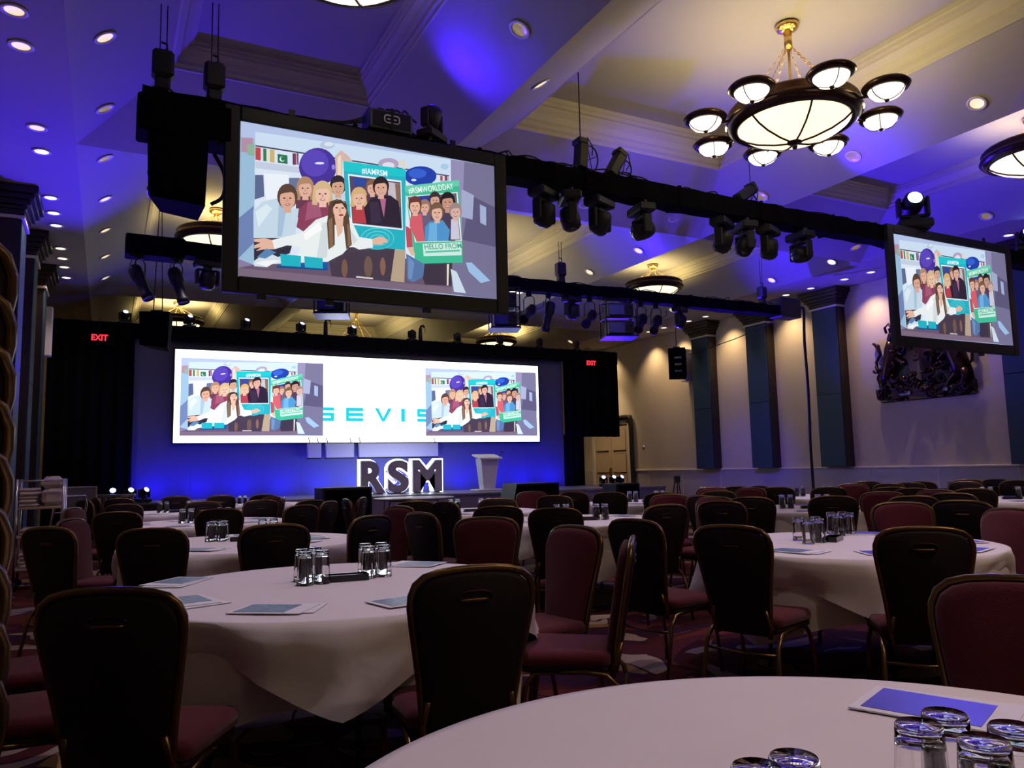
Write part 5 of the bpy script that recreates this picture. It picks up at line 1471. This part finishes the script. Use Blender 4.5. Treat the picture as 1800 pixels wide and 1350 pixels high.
b2 = bg.build('linen_bundle', M_LINEN, None, (-.57, 11.2, .972), .08); tag(b2, 'crumpled white cloth bundle heaped on the upper shelf of the linen cart', 'linen')
hb = empty('hand_trolley', (-.42, 12.1, 0), .4, 'chrome hand trolley leaning beside the linen cart', 'trolley')
MB().tube([(-.2, .25, .12), (-.2, -.05, .95), (-.16, -.09, 1.06), (.16, -.09, 1.06), (.2, -.05, .95), (.2, .25, .12)], .016, 8).build('handle_frame', M_CHROME, hb)
for z in (.35, .6, .85): MB().cyl((-.2, .25 - .36 * (z - .12), z), (.2, .25 - .36 * (z - .12), z), .010, 6).build('cross_bar', M_CHROME, hb)
MB().box(-.22, .22, .2, .45, .02, .035, .004).build('toe_plate', M_GREYM, hb)
for s in (-1, 1): MB().lathe([(0, -.025), (.11, -.025), (.11, .025), (0, .025)], 16, Matrix.Translation((s * .25, .22, .11)) @ Matrix.Rotation(pi / 2, 4, 'Y')).build('wheel', M_BLACK, hb)
pf = empty('mesh_panel', (-.38, 15.0, 0), 0.05, 'grey perforated panel standing before the black drape', 'panel')
MB().box(-.25, .25, -.01, .01, .05, 1.14, .004).build('sheet', M_GREYM, pf)
for s in (-.25, .25): MB().box(s - .015, s + .015, -.03, .03, 0, 1.16, .004).build('side_rail', M_CHROME, pf)
MB().box(-.25, .25, -.02, .02, 1.13, 1.16, .004).build('top_rail', M_CHROME, pf)
fp = empty('slatted_rack', (.18, 15.7, 0), -.3, 'grey slatted rack leaning between the chairs at left', 'rack')
for k in range(7): MB().box(-.3 + .09 * k, -.25 + .09 * k, -.02 + .0 * k, .02, .05, .98, .004).build('slat', M_GREYM, fp)
MB().box(-.32, .32, -.03, .03, .95, 1.0, .005).build('top_bar', M_CHROME, fp); MB().box(-.32, .32, -.03, .03, .0, .06, .005).build('bottom_bar', M_CHROME, fp)

# ------------------------------------------------------------------ carved crest on the right wall
cr = empty('wall_crest', (XR, 11.25, 2.70), 0, 'dark carved coat of arms relief on the right wall behind the screen', 'crest')
def W(y, z, d): return (-d, -y, z)      # y grows to the right as seen from the room
sh = [(-.34, 1.45), (.34, 1.45), (.36, 1.0), (.30, .68), (.16, .46), (0, .36), (-.16, .46), (-.30, .68), (-.36, 1.0)]
m = MB(); vs = [W(a, b, .02) for a, b in sh] + [W(a * .94, .9 + (b - .9) * .94, .14) for a, b in sh] + [W(0, .95, .20)]
n = len(sh); m.add(vs, [(i, (i + 1) % n, (i + 1) % n + n, i + n) for i in range(n)] + [(i + n, (i + 1) % n + n, 2 * n) for i in range(n)]); m.build('shield', M_BRONZE, cr)
MB().box(-.16, -.02, -.02, .02, .42, 1.44).build('shield_bar', M_BRONZE, cr); MB().box(-.16, -.02, -.34, .34, .93, .98).build('shield_bar', M_BRONZE, cr)
m = MB()
for k in range(5):
    y = -.24 + .12 * k; m.tube([W(y, 1.50, .1), W(y * 1.15, 1.66, .12), W(y * .6, 1.78, .1), W(0, 1.84, .1)], .03, 6)
m.tube([W(-.28, 1.50, .1), W(0, 1.47, .14), W(.28, 1.50, .1)], .045, 8); m.ball(W(0, 1.92, .1), .06); m.build('crown', M_BRONZE, cr)
def supporter(s):
    o = MB()
    q = lambda y, z, d=.12: W(s * y, z, d)
    o.tube([q(.92, .42), q(.88, .62), q(.80, .85), q(.74, 1.08), q(.74, 1.26), q(.70, 1.42)], [.12, .15, .16, .17, .14, .11], 10)      # body and neck
    o.tube([q(.70, 1.42), q(.66, 1.52), q(.56, 1.53), q(.50, 1.48)], [.12, .13, .10, .06], 10)                                            # head
    o.tube([q(.78, 1.15), q(.60, 1.18), q(.44, 1.30), q(.38, 1.36)], [.08, .06, .05, .05], 8)                                             # raised foreleg
    o.tube([q(.78, 1.02), q(.60, .98), q(.46, .86), q(.40, .84)], [.08, .06, .05, .05], 8)
    o.tube([q(.92, .55), q(.80, .45), q(.66, .34), q(.58, .22), q(.46, .20)], [.11, .10, .07, .05, .05], 8)
    o.tube([q(.96, .55), q(1.02, .38), q(.94, .24), q(.84, .20)], [.11, .09, .06, .05], 8)
    o.build('supporter', M_BRONZE, cr)
    t = MB(); t.tube([q(.98, .6, .08), q(1.16, .72, .08), q(1.18, .98, .08), q(1.06, 1.14, .08), q(1.12, 1.36, .08), q(1.24, 1.44, .08)], [.04, .035, .035, .04, .06, .03], 8); t.build('tail', M_BRONZE, cr)
    for k in range(6):
        t = MB(); a = .3 + .16 * k
        t.tube([q(.40 + .10 * k, .12, .06), q(.46 + .10 * k, .24 + .03 * (k % 3), .10), q(.54 + .10 * k, .20, .10), q(.52 + .10 * k, .10, .08), q(.44 + .1 * k, .02, .06)], .028, 6); t.build('scroll_leaf', M_BRONZE, cr)
    for k in range(4):
        t = MB(); t.tube([q(.30 + .12 * k, 1.5 + .06 * k, .06), q(.42 + .12 * k, 1.70 + .05 * k, .09), q(.52 + .12 * k, 1.62 + .05 * k, .09), q(.50 + .12 * k, 1.48 + .05 * k, .07)], .032, 6); t.build('mantling', M_BRONZE, cr)
supporter(1); supporter(-1)
rq = random.Random(9)
for k in range(90):     # dense carved foliage between the figures
    y0 = rq.uniform(-1.12, 1.12); z0 = rq.uniform(.05, 1.85 - .7 * abs(y0)); r0 = rq.uniform(.07, .14); a0 = rq.uniform(0, 6.28)
    t = MB(); n_ = 9
    t.tube([W(y0 + r0 * (1 - .08 * i) * cos(a0 + .62 * i), z0 + r0 * (1 - .08 * i) * sin(a0 + .62 * i), .05 + .012 * (i % 3) + .004 * k / 2) for i in range(n_)], [.034 - .002 * i for i in range(n_)], 5)
    t.build('carved_scroll', M_BRONZE, cr)
back = [(-1.18, .0), (1.18, .0), (1.12, .5), (.95, 1.1), (.6, 1.5), (-.6, 1.5), (-.95, 1.1), (-1.12, .5)]
MB().add([W(a, b, .0) for a, b in back] + [W(a, b, .04) for a, b in back], [tuple(range(8, 16))] + [(i, (i + 1) % 8, (i + 1) % 8 + 8, i + 8) for i in range(8)]).build('backing_board', M_WOOD, cr)
m = MB(); rb_ = [(-1.22, .10), (-.9, .02), (-.45, .08), (0, .02), (.45, .08), (.9, .02), (1.22, .10)]
vs = [W(a, b, .10) for a, b in rb_] + [W(a, b + .20, .13) for a, b in rb_]; k7 = len(rb_)
m.add(vs, [(i, i + 1, i + 1 + k7, i + k7) for i in range(k7 - 1)]); o = m.build('ribbon', M_BRONZE, cr); md = o.modifiers.new('thickness', 'SOLIDIFY'); md.thickness = .05
MB().box(-.05, 0, -1.15, 1.15, -.02, .34, .02).build('compartment', M_BRONZE, cr)
for y in (-.62, .45): MB().box(-.15, -.12, y - .15, y + .15, .10, .20, .01).build('plaque', M_GREYM, cr)
